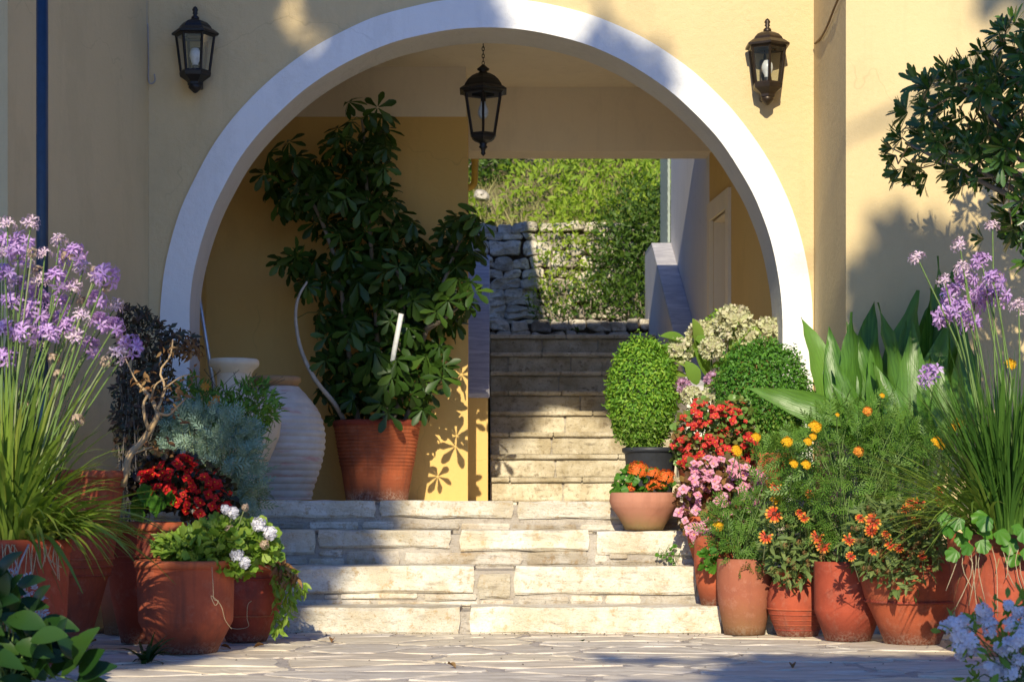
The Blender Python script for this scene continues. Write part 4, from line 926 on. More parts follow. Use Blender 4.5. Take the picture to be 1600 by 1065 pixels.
HL = [(12, 352, 'p'), (28, 398, 'u'), (93, 378, 'p'), (118, 398, 'u'), (104, 404, 'u'), (150, 438, 'p'), (166, 432, 'u'), (44, 418, 'p'), (8, 430, 'u'), (20, 470, 'u'), (55, 492, 'u'), (96, 478, 'u'), (128, 496, 'p'), (78, 522, 'u'), (108, 515, 'u'), (178, 512, 'u'), (203, 543, 'u'), (184, 556, 'p'), (12, 516, 'u'), (38, 448, 'u'), (92, 585, 'd'), (165, 565, 'd'), (105, 400, 'd'), (60, 425, 'd'), (150, 425, 'd'), (165, 450, 'd'), (190, 530, 'd'), (50, 395, 'd'), (128, 470, 'd'), (15, 470, 'd'), (85, 560, 'd'), (35, 634, 'd'), (122, 655, 'd'), (65, 440, 'p'), (130, 422, 'p'), (150, 470, 'u'), (-20, 420, 'u'), (-30, 500, 'p'), (-45, 460, 'u'), (0, 380, 'u'), (62, 470, 'u'), (180, 480, 'p'), (40, 520, 'u'), (88, 440, 'u'), (70, 398, 'p'), (115, 450, 'p'), (25, 445, 'p'), (140, 545, 'u'), (60, 545, 'p'), (10, 560, 'u'), (35, 380, 'u'), (155, 505, 'u'), (85, 505, 'u'), (120, 530, 'p'), (5, 400, 'p'), (48, 350, 'p')]
garlic(t_, tuple(P(12, 850, YL)), HL, YL, 470, (.06, .40), (.34, .78), (.05, .30), .016, L['strap'], 0)
g = G(); blades(g, tuple(P(30, 848, YL - .05)), 120, .16, (.22, .50), (.14, .36), (.12, .34), .018, (-1.3, .5)); g.obj('leaf_blades', L['strap'], t_, kind='stuff')
g = G()
for i in range(22):
    x_ = rng.uniform(0, 100); p0 = P(x_, 850, YL - .25); g.tube(smoothpath([p0, p0 + np.array([rng.normal() * .01, -.012, -.05]), p0 + np.array([rng.normal() * .02, -.006, -rng.uniform(.06, .17)])], 6), .0016, 4)
g.obj('hanging_roots', M['root'], t_, kind='stuff')

YR = 7.9; t_ = potted('lilac_flower_pot', 'terracotta tub of dark grassy leaves and lilac flowers beside the canna, roots over its rim', 1570, YR, 0, group='tubs of lilac star flowers')
pot(t_, 1575, YR, [(833, 92), (858, 92), (861, 88), (900, 87), (960, 80), (1002, 74), (1025, 70)], 0, M['terra'], 2)
HR = [(1434, 404, 'p'), (1500, 384, 'p'), (1551, 355, 'p'), (1592, 480, 'p'), (1456, 588, 'u'), (1476, 440, 'p'), (1510, 436, 'u'), (1540, 462, 'u'), (1500, 486, 'u'), (1476, 496, 'u'), (1522, 474, 'u'), (1553, 440, 'u'), (1534, 410, 'u'), (1505, 420, 'p'), (1560, 462, 'u'), (1515, 505, 'u'), (1490, 462, 'u'), (1620, 470, 'u'), (1650, 400, 'p')]
garlic(t_, tuple(P(1575, 842, YR)), HR, YR, 700, (.05, .42), (.45, .88), (.02, .30), .0095, L['strap_dark'], 0)
g = G(); blades(g, tuple(P(1565, 845, YR)), 130, .1, (.35, .62), (.25, .55), (.1, .4), .010, (2.2, 4.2)); g.obj('leaf_blades', L['strap'], t_, kind='stuff')
g = G()
for i in range(13):
    x_ = rng.uniform(1500, 1640); p0 = P(x_, 856, YR - .25); g.tube(smoothpath([p0, p0 + np.array([rng.normal() * .02, -.012, -.08]), p0 + np.array([rng.normal() * .03, .0, -rng.uniform(.1, .32)])], 6), .0016, 4)
g.obj('hanging_roots', M['root'], t_, kind='stuff')
iv = lobed(5)
pts_ = np.array([P(x_ + rng.normal() * 5, y_ + rng.normal() * 6, YR - .27 + rng.normal() * .02) for x_, y_ in [(1478, 815), (1495, 800), (1500, 835), (1488, 850), (1522, 832), (1530, 845), (1550, 812), (1560, 826), (1575, 838), (1585, 815), (1600, 830), (1540, 800), (1512, 812), (1596, 850), (1590, 868), (1470, 800), (1515, 850)]])
for p in pts_: pass
IVM = G_of(xf(iv, s=1)).mesh('round_leaf', L['ivy'])
for p in pts_:
    zd = np.array([rng.normal() * .4, -1, .5 + rng.normal() * .3]); put('leaf', IVM, t_, p, (rng.normal() * .6, -.2, -.9), zd, rng.uniform(.055, .08))

# ---------------------------------------------------------------- left group
Y2 = 8.12; t_ = potted('tall_ringed_pot', 'tall tapering terracotta pot with ringed neck and bare dead branches', 92, Y2, 0)
pot(t_, 92, Y2, [(735, 103), (746, 105), (749, 100), (800, 94), (850, 87), (870, 84), (895, 79), (900, 76), (950, 62), (1000, 48), (1022, 43)], 0, M['terra'], 2)
for r_, h_ in ((762, 99), (872, 84.5), (884, 82.5), (897, 79)): band(t_, 92, Y2, r_, h_, M['terra'], 1.8)
g = G()
def br_(pts, r0, r1, Y, n=10): g.tube(smoothpath([P(x_, y_, Y + dy) for x_, y_, dy in pts], n), np.linspace(r0, r1, n), 7)
br_([(192, 760, 0), (202, 712, 0), (222, 690, .02), (240, 662, 0), (247, 645, -.02)], .017, .011, 8.1)
br_([(240, 662, 0), (246, 645, .02), (236, 622, .04), (222, 606, .06), (214, 598, .05)], .012, .006, 8.1)
br_([(233, 672, 0), (227, 655, -.03), (224, 632, -.05), (232, 615, -.04)], .009, .005, 8.1)
br_([(247, 645, 0), (262, 648, .03), (272, 640, .05), (290, 622, .06)], .007, .003, 8.1)
br_([(205, 710, 0), (222, 703, -.02), (238, 698, -.03)], .006, .003, 8.1)
br_([(246, 640, 0), (258, 606, .05), (250, 580, .08), (266, 556, .1), (270, 530, .1)], .006, .003, 8.1)
br_([(258, 606, .05), (280, 590, .1), (300, 584, .12)], .004, .002, 8.1)
br_([(236, 622, .04), (244, 600, 0), (262, 590, 0)], .005, .002, 8.1)
br_([(222, 606, .05), (210, 590, .05), (196, 560, .06)], .005, .002, 8.1)
g.obj('dead_branches', M['twig'], t_)
W = np.array([P(x_ + rng.normal() * 7, y_ + rng.normal() * 7, 8.12 + rng.normal() * .04) for x_, y_ in [(215, 598), (262, 552), (255, 635), (238, 700), (270, 650), (240, 612), (300, 585), (268, 600), (225, 588), (285, 620), (250, 705), (262, 700)] for _ in range(7)])
foliage(t_, 'withered_leaves', W, np.zeros_like(W), leaf(.45, 3, .3, .4), .035, L['dry'], 0, 0, None)

t_ = potted('dark_leaved_bush', 'scraggly purple brown bush in front of the foot of the white arch', 232, 9.1, 0, 'bush')
pot(t_, 200, 9.1, [(860, 50), (880, 50), (990, 36)], 0, M['terra_old'])
W, o = in_shape([(186, 480), (225, 484), (262, 512), (304, 526), (312, 545), (285, 556), (262, 560), (268, 600), (262, 700), (240, 760), (200, 770), (180, 690), (184, 560)], 9.1, .4, 2600)
foliage(t_, 'foliage', W, o, leaf(.5, 2, .3, .2), .036, L['brownp'], .3, .4); stemfan(t_, P(205, 862, 9.1), W, 60, .005, M['bark'])
W, o = in_shape([(262, 530), (308, 530), (313, 548), (300, 560), (275, 552)], 8.95, .1, 90); foliage(t_, 'withered_leaves', W, o, leaf(.4, 3, .3, .4), .034, L['dry'], -.4, .3)

Y3 = 8.55; t_ = potted('red_begonia_pot', 'shaded terracotta pot of deep red begonias behind the wide-rimmed tub', 228, Y3, 0)
pot(t_, 228, Y3, [(815, 63), (828, 63), (830, 58), (870, 57), (880, 59), (930, 54), (1003, 38)], 0, M['terra'], 2)
for i in range(6): band(t_, 228, Y3, 868 + i * 9, 58 - i * .9, M['terra'], 1.6)
W, o = in_shape([(215, 735), (240, 712), (290, 712), (330, 728), (358, 760), (366, 790), (340, 815), (300, 812), (260, 790), (225, 800), (205, 790)], Y3, .34, 1000)
foliage(t_, 'foliage', W, o, lobed(3), .034, L['begon_dark'], .2, .6)
W, o = in_shape([(225, 728), (290, 710), (332, 728), (358, 765), (362, 795), (330, 812), (296, 798), (262, 770), (225, 775)], Y3 - .05, .36, 130)
W[:, 1] -= .06; blooms(t_, 'flower', [BC], W, o, .0215)
for (x_, y_) in ((212, 800), (235, 790), (248, 800), (262, 790), (215, 815), (240, 806), (228, 782)):
    put('leaf', G_of(lobed(5)).mesh('round_leaf', L['ivy']) if (x_, y_) == (212, 800) else bpy.data.meshes['round_leaf.001'], t_, P(x_, y_, Y3 - .17), (rng.normal() * .4, -.3, .8), (rng.normal() * .3, -1, .7), .085)

Y4 = 7.98; t_ = potted('geranium_tub', 'wide terracotta tub with angled foot, leafy geranium and white flowers', 290, Y4, 0)
pot(t_, 290, Y4, [(874, 78), (877, 79), (885, 79), (888, 75), (920, 74.5), (969, 73), (1018, 48)], 0, M['terra_stained'], 3, 52)
W, o = in_shape([(245, 845), (262, 838), (300, 832), (340, 815), (372, 822), (400, 815), (425, 835), (436, 862), (400, 885), (384, 900), (345, 884), (300, 880), (262, 872), (246, 866)], Y4, .32, 620)
foliage(t_, 'foliage', W, o, lobed(5), .047, L['geran'], .4, .6); stemfan(t_, P(300, 885, Y4), W, 30)
W, o = in_shape([(246, 846), (265, 838), (305, 832), (340, 850), (345, 876), (300, 880), (250, 872)], Y4 - .05, .3, 220); foliage(t_, 'foliage', W, o, leaf(.38, 3, .2, .2), .05, L['geran'], .6, .6)
for (x_, y_, s_, fd) in ((405, 818, .062, 0), (422, 832, .058, 0), (371, 866, .06, 0), (382, 878, .05, 0), (364, 800, .05, 0), (352, 795, .04, 0), (358, 827, .045, 1), (413, 850, .045, 1), (383, 792, .035, 1)):
    p = P(x_, y_, Y4 - .12); g = G(); b = P(320 + (x_ - 320) * .6, 880, Y4); g.tube(smoothpath([b, (b + p) / 2 + [0, 0, .02], p], 6), .0028, 5); sm = g.obj('flower_stem', M['pale_stem'], t_)
    put('flower', GERS if fd else GER[x_ % 2], sm, p, yz((0, -.8, .5)), (rng.normal() * .2, -.8, .5), s_)
Y5 = 8.62; t_ = potted('round_bellied_pot', 'round bellied terracotta pot with rope ring and wilting plant trailing over its rim', 385, Y5, 0)
pot(t_, 385, Y5, [(881, 45), (890, 47), (893, 42), (900, 43), (906, 47), (920, 53), (933, 56), (948, 53), (961, 48), (985, 38), (1000, 31)], 0, M['terra'], 2)
band(t_, 385, Y5, 903, 45, M['terra'], 1.8, True); band(t_, 385, Y5, 960, 49, M['terra'], 1.3)
W, o = in_shape([(425, 872), (448, 872), (462, 900), (482, 910), (478, 920), (462, 924), (458, 958), (446, 968), (440, 990), (426, 995), (424, 960), (432, 930), (424, 905)], Y5 - .12, .12, 150)
W[:, 1] -= .02; foliage(t_, 'trailing_leaves', W, np.tile([.2, -.3, -.6], (len(W), 1)), leaf(.42, 3, .2, .3), .045, L['geran'], -.4, 1)
W, o = in_shape([(424, 872), (446, 870), (462, 890), (468, 908), (450, 912), (432, 905)], Y5 - .15, .1, 120); foliage(t_, 'withered_leaves', W, np.tile([.1, -.2, -.6], (len(W), 1)), leaf(.4, 3, .3, .4), .04, L['dry'], -.4, 1)
stemfan(t_, P(385, 886, Y5), W, 16, .003, M['root'])
W, o = in_shape([(385, 850), (425, 842), (432, 872), (410, 885), (380, 882)], Y5, .2, 90); foliage(t_, 'foliage', W, o, lobed(5), .045, L['geran'], .4, .6)
# thread roots down the two pots
g = G()
g.tube(smoothpath([P(331, 885, 7.7), P(333, 915, 7.68), P(334, 935, 7.68), P(341, 938, 7.68), P(336, 945, 7.68), P(330, 930, 7.68), P(345, 945, 7.69), P(352, 968, 7.72), P(362, 982, 7.76)], 40), .0012, 4)
o_ = g.obj('dry_tendril', M['root'], t_, kind=None)
g = G(); g.tube(smoothpath([P(393, 938, 8.42), P(387, 945, 8.42), P(386, 965, 8.43), P(388, 978, 8.47), P(372, 982, 8.46), P(360, 980, 8.45)], 24), .0016, 4); g.obj('dry_tendril', M['root'], t_)

Y6 = 8.98; t_ = potted('silver_artemisia', 'bushy silver green artemisia between the red begonias and the cream jar', 335, Y6, 0)
pot(t_, 332, Y6, [(870, 46), (884, 46), (985, 34)], 0, M['terra'])
W, o = in_shape([(262, 660), (285, 645), (320, 640), (360, 655), (392, 672), (405, 700), (395, 720), (408, 745), (400, 790), (395, 812), (355, 812), (365, 780), (345, 735), (300, 705), (262, 712)], Y6, .42, 620)
foliage(t_, 'foliage', W, o, pinnate(5, .10, .36), .09, L['artem'], .6, .7); stemfan(t_, P(335, 874, Y6), W, 50, .003, M['pale_stem'])

Y7 = 9.68; t_ = potted('orange_cosmos_pot', 'fine leaved green bush with orange daisies in front of the cream jar', 350, Y7, .3065)
pot(t_, 345, Y7, [(800, 44), (812, 44), (880, 33)], .3065, M['terra'])
W, o = in_shape([(272, 610), (300, 588), (330, 612), (380, 600), (418, 595), (438, 640), (425, 655), (405, 690), (360, 680), (320, 660), (280, 650)], Y7, .4, 1100)
foliage(t_, 'foliage', W, o, leaf(.3, 2, .2, .2), .05, L['fern'], .6, .5); stemfan(t_, P(350, 800, Y7), W, 60, .003)
g = G()
for i in range(26):
    b = P(rng.uniform(310, 430), rng.uniform(600, 640), Y7 - .05); d = np.array([rng.uniform(-.4, 1), rng.normal() * .3, rng.uniform(.1, .8)]); d /= np.linalg.norm(d)
    g.tube([b, b + d * .06, b + d * .12 + [0, 0, -.005]], .0012, 4)
    q_ = b + d * .06 + (d * .06) * rng.random((7, 1)); g.inst(leaf(.25, 2, 0, 0), q_, d + rng.normal(size=(7, 3)) * .3, (0, 0, 1), .013)
g.obj('seed_spikes', L['brownp'], t_, kind='stuff')
for (x_, y_) in ((321, 604), (338, 624), (331, 632), (243, 615)):
    p = P(x_, y_, Y7 - .22); g = G(); b = P(x_ - 5, y_ + 60, Y7 - .12); g.tube(smoothpath([b, (b + p) / 2, p], 5), .002, 4); sm = g.obj('flower_stem', M['green_stem'], t_)
    put('flower', COS, sm, p, yz((0, -1, .4)), (rng.normal() * .3, -1, .3), .026)

# jars on the landing
Y8 = 10.45; t_ = thing('cream_jar', (PX(366, Y8), Y8, .63), 'smooth cream jar with a flared lip and narrow neck beside the ribbed urn', 'jar')
pr = [(561, 36), (563, 38.5), (568, 39), (572, 38), (578, 31), (584, 27), (604, 26.5), (614, 34), (626, 52), (642, 68), (660, 73), (682, 70), (710, 58), (745, 44), (775, 34), (781, 33)]
X = PX(366, Y8); k = Y8 / FPX
g = G(); g.lathe([(h_ * k, PZ(r_, Y8)) for r_, h_ in pr[5:]][::-1], (X, Y8, 0), 48, wob=.004); g.obj('body', M['cream_jar'], t_)
g = G(); g.lathe([(20 * k, PZ(590, Y8)), (22 * k, PZ(565, Y8)), (30 * k, PZ(560.5, Y8))][::1] + [(h_ * k, PZ(r_, Y8)) for r_, h_ in pr[:6]], (X, Y8, 0), 48); g.obj('lip', M['cream_jar'], t_)
Y9 = 10.95; t_ = thing('ribbed_urn', (PX(432, Y9), Y9, .63), 'large whitish ribbed clay urn standing on the landing behind the cream jar', 'urn')
pr = [(600, 33), (606, 36), (614, 44), (626, 54), (640, 64), (655, 70), (677, 74), (700, 73), (725, 68), (750, 60), (765, 55), (779, 53)]
k = Y9 / FPX; rows = np.arange(604, 780.1, 1.0); hw = np.interp(rows, [a_[0] for a_ in pr], [a_[1] for a_ in pr])
amp = np.interp(rows, [604, 640, 660, 775], [.2, .9, 2.0, 2.2]); rib = np.abs(np.sin((rows - 600) / 10.4 * math.pi)) ** .6 * amp * 1.2
g = G(); g.lathe([(max(.01, (h_ + b_) * k), max(.631, PZ(r_, Y9))) for r_, h_, b_ in zip(rows, hw, rib)][::-1], (PX(432, Y9), Y9, 0), 56, wob=.007); g.obj('body', M['pithos'], t_)
g = G(); g.lathe([(26 * k, PZ(606, Y9)), (28 * k, PZ(590, Y9)), (35 * k, PZ(588, Y9)), (37.5 * k, PZ(590, Y9)), (37.5 * k, PZ(597, Y9)), (34 * k, PZ(599, Y9)), (32 * k, PZ(606, Y9))][::-1], (PX(432, Y9), Y9, 0), 44, wob=.01); g.obj('lip', terracotta('ochre_clay_lip', (.5, .33, .15), (.4, .26, .12), .5), t_)

# ---------------------------------------------------------------- the big umbrella plant
YS = 11.93; t_ = potted('umbrella_plant', 'tall dark umbrella plant in a big ribbed terracotta pot under the arch', 589, YS, .63)
k = YS / FPX; rows = np.arange(666, 782, 1.0); hw = np.interp(rows, [666, 782], [66, 48]); rib = np.abs(np.sin((rows - 662) / 5.6 * math.pi)) ** .7 * np.interp(rows, [660, 725, 735], [1.7, 1.7, .2])
g = G(); g.lathe([(max(.01, (h_ + b_) * k), max(.63, PZ(r_, YS))) for r_, h_, b_ in zip(rows, hw, rib)][::-1], (PX(589, YS), YS, 0), 60, wob=.003); pb_ = g.obj('pot', M['terra_stained'], t_)
g = G(); g.lathe([(58 * k, PZ(690, YS)), (62 * k, PZ(658.5, YS)), (66 * k, PZ(657, YS)), (68.5 * k, PZ(659, YS)), (68.5 * k, PZ(665, YS)), (66 * k, PZ(667, YS))][::-1], (PX(589, YS), YS, 0), 60, wob=.003); g.obj('rim', M['terra'], pb_)
g = G(); g.lathe([(.004, PZ(672, YS)), (62 * k, PZ(674, YS))], (PX(589, YS), YS, 0), 20); g.obj('soil', M['earth'], t_)
SCH = [(548, 168), (600, 172), (608, 240), (608, 300), (640, 345), (690, 358), (712, 330), (745, 328), (762, 345), (752, 395), (716, 420), (744, 432), (750, 455), (738, 492), (708, 520), (690, 548), (702, 575), (700, 600), (672, 640), (655, 655), (620, 640), (585, 655), (545, 650), (512, 655), (497, 600), (512, 560), (482, 520), (490, 480), (462, 440), (436, 412), (450, 395), (520, 400), (496, 350), (470, 330), (425, 318), (408, 285), (408, 262), (430, 235), (505, 235), (512, 200)]
SCH = [((x_ - 590) * .95 + 590, (y_ - 420) * .97 + 423) for x_, y_ in SCH]
SW = [G_of(whorl(leaf(.42, 4, .12, .18, 'spat'), n_, tl_, .06, .12, n_)).mesh('compound_leaf', L['scheff']) for n_, tl_ in ((7, -.35), (8, -.55), (6, -.15), (7, -.8))]
W, o = in_shape(SCH, YS - .06, .6, 268)
W[:, 1] += (rng.random(len(W)) - .5) * .1
for i in range(len(W)):
    zd = o[i] * .35 + np.array([rng.normal() * .35, -.75 + rng.normal() * .35, .55 + rng.normal() * .3]); put('compound_leaf', SW[i % 4], t_, W[i], yz(zd) + rng.normal(size=3) * .3, zd, rng.uniform(.08, .135))
W2, o2 = in_shape(SCH, YS + .08, .5, 240)
g = G()
for j in range(4):
    ii = np.arange(j, len(W2), 4); zd = o2[ii] * .3 + np.array([0, -.5, .6]) + rng.normal(size=(len(ii), 3)) * .45; yd = np.cross(zd, rng.normal(size=(len(ii), 3)))
    g.inst(whorl(leaf(.40, 3, .12, .18, 'spat'), 6 + j % 3, -.3 - .15 * j, .06, .12, j), W2[ii], yd, zd, rng.uniform(.09, .14, len(ii)))
g.obj('inner_leaves', L['scheff'], t_, kind='stuff')
for (x_, y_, s_) in ((545, 160, .1), (590, 168, .11), (575, 178, .1), (420, 240, .12), (412, 272, .11), (452, 222, .11), (600, 262, .11), (604, 232, .1), (745, 335, .12), (756, 350, .11), (440, 408, .11), (462, 400, .12), (735, 440, .13), (715, 435, .14), (742, 455, .11), (700, 470, .12), (690, 590, .12), (660, 640, .11), (692, 572, .12), (585, 550, .16), (620, 580, .15), (560, 440, .15), (600, 425, .15), (575, 570, .15), (645, 470, .13), (607, 566, .14), (620, 562, .12), (600, 600, .14), (612, 590, .13), (596, 630, .13), (606, 645, .12)):
    zd = np.array([rng.normal() * .3, -.9, .5 + rng.normal() * .2]); put('compound_leaf', SW[x_ % 4], t_, P(x_, y_, YS - .33), yz(zd) + rng.normal(size=3) * .3, zd, s_ * 1.05)
stemsS = [[(540, 662), (524, 632), (492, 592), (470, 545), (462, 498), (466, 465), (480, 440)], [(560, 662), (552, 600), (540, 520), (530, 430), (500, 340), (470, 290), (450, 260)], [(590, 662), (590, 560), (585, 450), (575, 330), (570, 230), (565, 185)], [(610, 662), (640, 590), (665, 520), (690, 450), (722, 370), (745, 345)], [(600, 662), (620, 560), (630, 480), (610, 380)], [(632, 662), (640, 640), (650, 620), (668, 600), (690, 575)], [(665, 515), (690, 500), (716, 480)]]
for i, s in enumerate(stemsS):
    g = G(); g.tube(smoothpath([P(x_, y_, YS - (.3 if i == 0 else 0) * min(1, j / 2)) for j, (x_, y_) in enumerate(s)], 22), np.linspace(.017 if i == 0 else .02, .007, 22), 8); o_ = g.obj('stem', M['bark_pale'] if i == 0 else M['bark'], t_)
    if i == 0: o_['label'] = 'pale curving stem'
g = G(); n_ = len(W)
for i in range(0, n_, 1):
    s = np.array([P(x_, y_, YS) for x_, y_ in sum(stemsS, [])]); j = np.argmin(((s - W[i]) ** 2).sum(1)); g.tube([s[j], (s[j] + W[i]) / 2 + [0, 0, .02], W[i]], .003, 4, cap=False)
g.obj('leaf_stalks', M['green_stem'], t_, kind='stuff')
g = G(); g.tube([P(627, 490, YS - .36), P(616, 548, YS - .30), P(598, 665, YS - .10)], .0155, 12); g.obj('white_support_tube', M['white_plastic'], t_)

# ---------------------------------------------------------------- right group on the steps
Yb = 10.42; t_ = potted('clipped_basil', 'bright green rounded bush basil in a black plastic pot on the landing', 1015, Yb, .63, group='rounded basil bushes')
pot(t_, 1016, Yb, [(699, 44), (706, 44), (708, 40), (770, 34), (781, 33)], .63, M['black_plastic'], 2)
def basil(t_, cx, cy, hx, hy, Y, n, m_, size=.021, dark=None):
    d = onball(n, n, -.96); d += rng.normal(size=d.shape) * .03; tap = 1 - .10 * np.clip(-d[:, 2], 0, 1); k = Y / FPX; C = P(cx, cy, Y); rad = rng.uniform(.84, 1.04, n)[:, None]; rad[:n // 40] *= 1.06
    lump = np.array([1 + .13 * hnoise(a_[0] * 3, a_[1] * 3, a_[2] * 3 + cx) for a_ in d])[:, None]
    W = C + d * rad * lump * np.array([hx * k, hx * k * .95, hy * k]) * np.stack([tap, tap, np.ones(n)], 1)
    g = G(); g.inst(leaf(.55, 2, .25, .25), W, d * .5 + rand_dirs(n, -.1) * .7 + [0, 0, -.25], d + rand_dirs(n) * .5, size * rng.uniform(.7, 1.3, n)); g.obj('foliage', m_, t_, kind='stuff')
    lo = d[:, 2] < -.55 + .25 * rng.random(n); g = G(); g.inst(leaf(.6, 2, .25, .25), (W + (W - C) * .02)[lo], (d * .5 + rand_dirs(n, -.1) * .7 + [0, 0, -.25])[lo], (d + rand_dirs(n) * .5)[lo], size * rng.uniform(.6, 1.2, lo.sum())); g.obj('lower_leaves', L['hydr'], t_, kind='stuff')
    g = G()
    for i in range(40):
        v = onball(40, 3)[i]; g.tube([C + [0, 0, -hy * k], C + v * np.array([hx, hx, hy]) * k * .9], .0025, 4, cap=False)
    g.obj('stems', M['green_stem'], t_, kind='stuff')
basil(t_, 1003, 616, 53, 88, Yb, 8500, L['basil'])
t_ = potted('clipped_basil', 'deeper green dome of bush basil against the sunlit foot of the white arch', 1190, 10.3, .63, group='rounded basil bushes')
pot(t_, 1188, 10.3, [(708, 44), (718, 44), (781, 33)], .63, M['terra'])
basil(t_, 1191, 620, 72, 88, 10.3, 10500, L['basil_dark'])
Yh = 10.98; t_ = potted('hydrangea', 'hydrangea with pale green and mauve flower heads between the two basil bushes', 1120, Yh, .63)
pot(t_, 1110, Yh, [(690, 55), (702, 55), (780, 42)], .63, M['terra'])
for (x_, y_, s_, mm, dy) in ((1098, 525, 50, 0, 0), (1146, 505, 58, 0, -.1), (1125, 520, 46, 1, 0), (1200, 520, 50, 0, -.05), (1168, 530, 42, 1, -.1), (1228, 560, 44, 0, .05), (1060, 548, 44, 1, -.1), (1112, 545, 38, 0, -.2), (1115, 594, 28, 2, -.3), (1066, 604, 26, 2, -.45), (1080, 618, 30, 0, -.5), (1108, 624, 34, 0, -.52)):
    p = P(x_, y_, Yh + dy - .1); b = P(1115, 690, Yh); g = G(); g.tube(smoothpath([b, (b + p) / 2 + [0, .05, 0], p], 8), .005, 6); sm = g.obj('flower_stem', M['green_stem'], t_)
    put('flower_head', HYM if mm == 2 else HYD[mm], sm, p, yz((0, -.5, .8)), (rng.normal() * .2, -.6, .8), s_ * .98 * Yh / FPX)
HL_ = G_of(leaf(.66, 6, .12, .25)).mesh('broad_leaf', L['hydr'])
for (x_, y_, a_) in ((1060, 575, -1.2), (1075, 560, .5), (1085, 580, -.7), (1100, 560, .2), (1110, 575, 1), (1056, 592, -1.4), (1128, 565, .8), (1090, 600, -.3), (1050, 560, -1.3), (1100, 605, .6), (1062, 640, -1), (1055, 655, -1.2), (1070, 632, -.5), (1050, 625, -1.2), (1240, 545, 1.2), (1245, 590, 1.3), (1236, 532, 1), (1140, 545, .4), (1118, 552, -.6), (1082, 548, -1.1), (1150, 550, 1.1), (1064, 566, -.9), (1105, 588, -.2), (1075, 588, -1.3), (1075, 535, -1), (1090, 545, 0), (1120, 600, .5), (1130, 585, 1), (1210, 545, 1), (1180, 545, 0)):
    put('leaf', HL_, t_, P(x_, y_, Yh - .2 - .2 * (y_ > 590)), (math.sin(a_), -.35, math.cos(a_) * .7), (math.sin(a_) * .3 + rng.normal() * .2, -.6, .8), rng.uniform(.13, .18))
W, o = in_shape([(1100, 500), (1120, 485), (1165, 485), (1172, 505), (1145, 515), (1105, 512)], Yh + .1, .2, 330); foliage(t_, 'fine_sprigs', W, o, leaf(.5, 2, .2, .2), .024, L['basil'], .8, .5)

Yk = 9.98; t_ = potted('kalanchoe_bowl', 'flared pale terracotta bowl of orange flowers standing on the stone step', 1006, Yk, .479)
pot(t_, 1006.5, Yk, [(769, 51), (772, 53), (783, 54), (792, 51), (806, 41), (820, 33), (829, 29)], .479, M['terra_pale'], 0, 52)
W, o = in_shape([(958, 755), (975, 738), (1000, 728), (1030, 745), (1048, 755), (1045, 772), (962, 772)], Yk, .26, 190); foliage(t_, 'foliage', W, o, lobed(3), .04, L['ivy'], .5, .5)
for (x_, y_, s_) in ((997, 733, 30), (1021, 738, 20), (1041, 744, 26), (1024, 755, 18), (985, 752, 14), (1034, 758, 14), (1016, 760, 14), (986, 762, 12)):
    put('flower_cluster', KAL[x_ % 2], t_, P(x_, y_, Yk - .08), yz((0, -.6, .8)), (rng.normal() * .2, -.6, .8), s_ * 1.1 * Yk / FPX)

Yr = 9.98; t_ = potted('scarlet_begonia', 'mound of scarlet begonias below the hydrangea', 1112, Yr, .479)
pot(t_, 1120, Yr, [(760, 40), (770, 40), (826, 30)], .479, M['terra'])
BS = [(1054, 680), (1060, 655), (1075, 640), (1092, 622), (1110, 640), (1128, 630), (1150, 622), (1164, 628), (1172, 655), (1184, 680), (1175, 710), (1160, 730), (1120, 735), (1080, 745), (1058, 725), (1052, 700)]
W, o = in_shape(BS, Yr, .34, 1100); foliage(t_, 'foliage', W, o, lobed(3), .034, L['begon'], .3, .5); stemfan(t_, P(1115, 765, Yr), W, 30)
W, o = in_shape(BS, Yr - .06, .34, 205); W[:, 1] -= .06; blooms(t_, 'flower', [BR], W, o, .0195, .4)
Yp = 9.66; t_ = potted('pink_begonia_pot', 'bronze leaved pink begonias spilling from a terracotta pot on the steps', 1118, Yp, .3065)
pot(t_, 1118, Yp, [(806, 50), (816, 50), (818, 47), (850, 42), (881, 32)], .3065, M['terra'], 2)
BS2 = [(1058, 770), (1075, 745), (1080, 722), (1105, 712), (1135, 715), (1160, 725), (1190, 745), (1196, 790), (1175, 830), (1150, 860), (1130, 885), (1108, 880), (1090, 850), (1070, 830), (1058, 800)]
W, o = in_shape(BS2, Yp, .34, 1200); foliage(t_, 'foliage', W, o, lobed(3), .036, L['begon_bronze'], .2, .5)
W, o = in_shape(BS2, Yp - .08, .36, 190); W[:, 1] -= .07; blooms(t_, 'flower', [BP], W, o, .0245)
# weed between the slabs
t_ = thing('step_weed', P(1040, 878, 9.8), 'little green weed growing out of the step joints below the bowl', 'weed')
W = np.array([P(x_ + rng.normal() * 2, y_ + rng.normal() * 2, 9.78) for x_, y_ in [(1030, 870), (1034, 866), (1040, 872), (1046, 868), (1050, 876), (1052, 862), (1048, 858), (1054, 858), (1052, 880), (1044, 868)] for _ in range(3)])
foliage(t_, 'foliage', W, np.zeros_like(W), lobed(3), .02, L['ivy'], .3, 0, None); stemfan(t_, P(1040, 874, 9.83), W, 8, .0015)

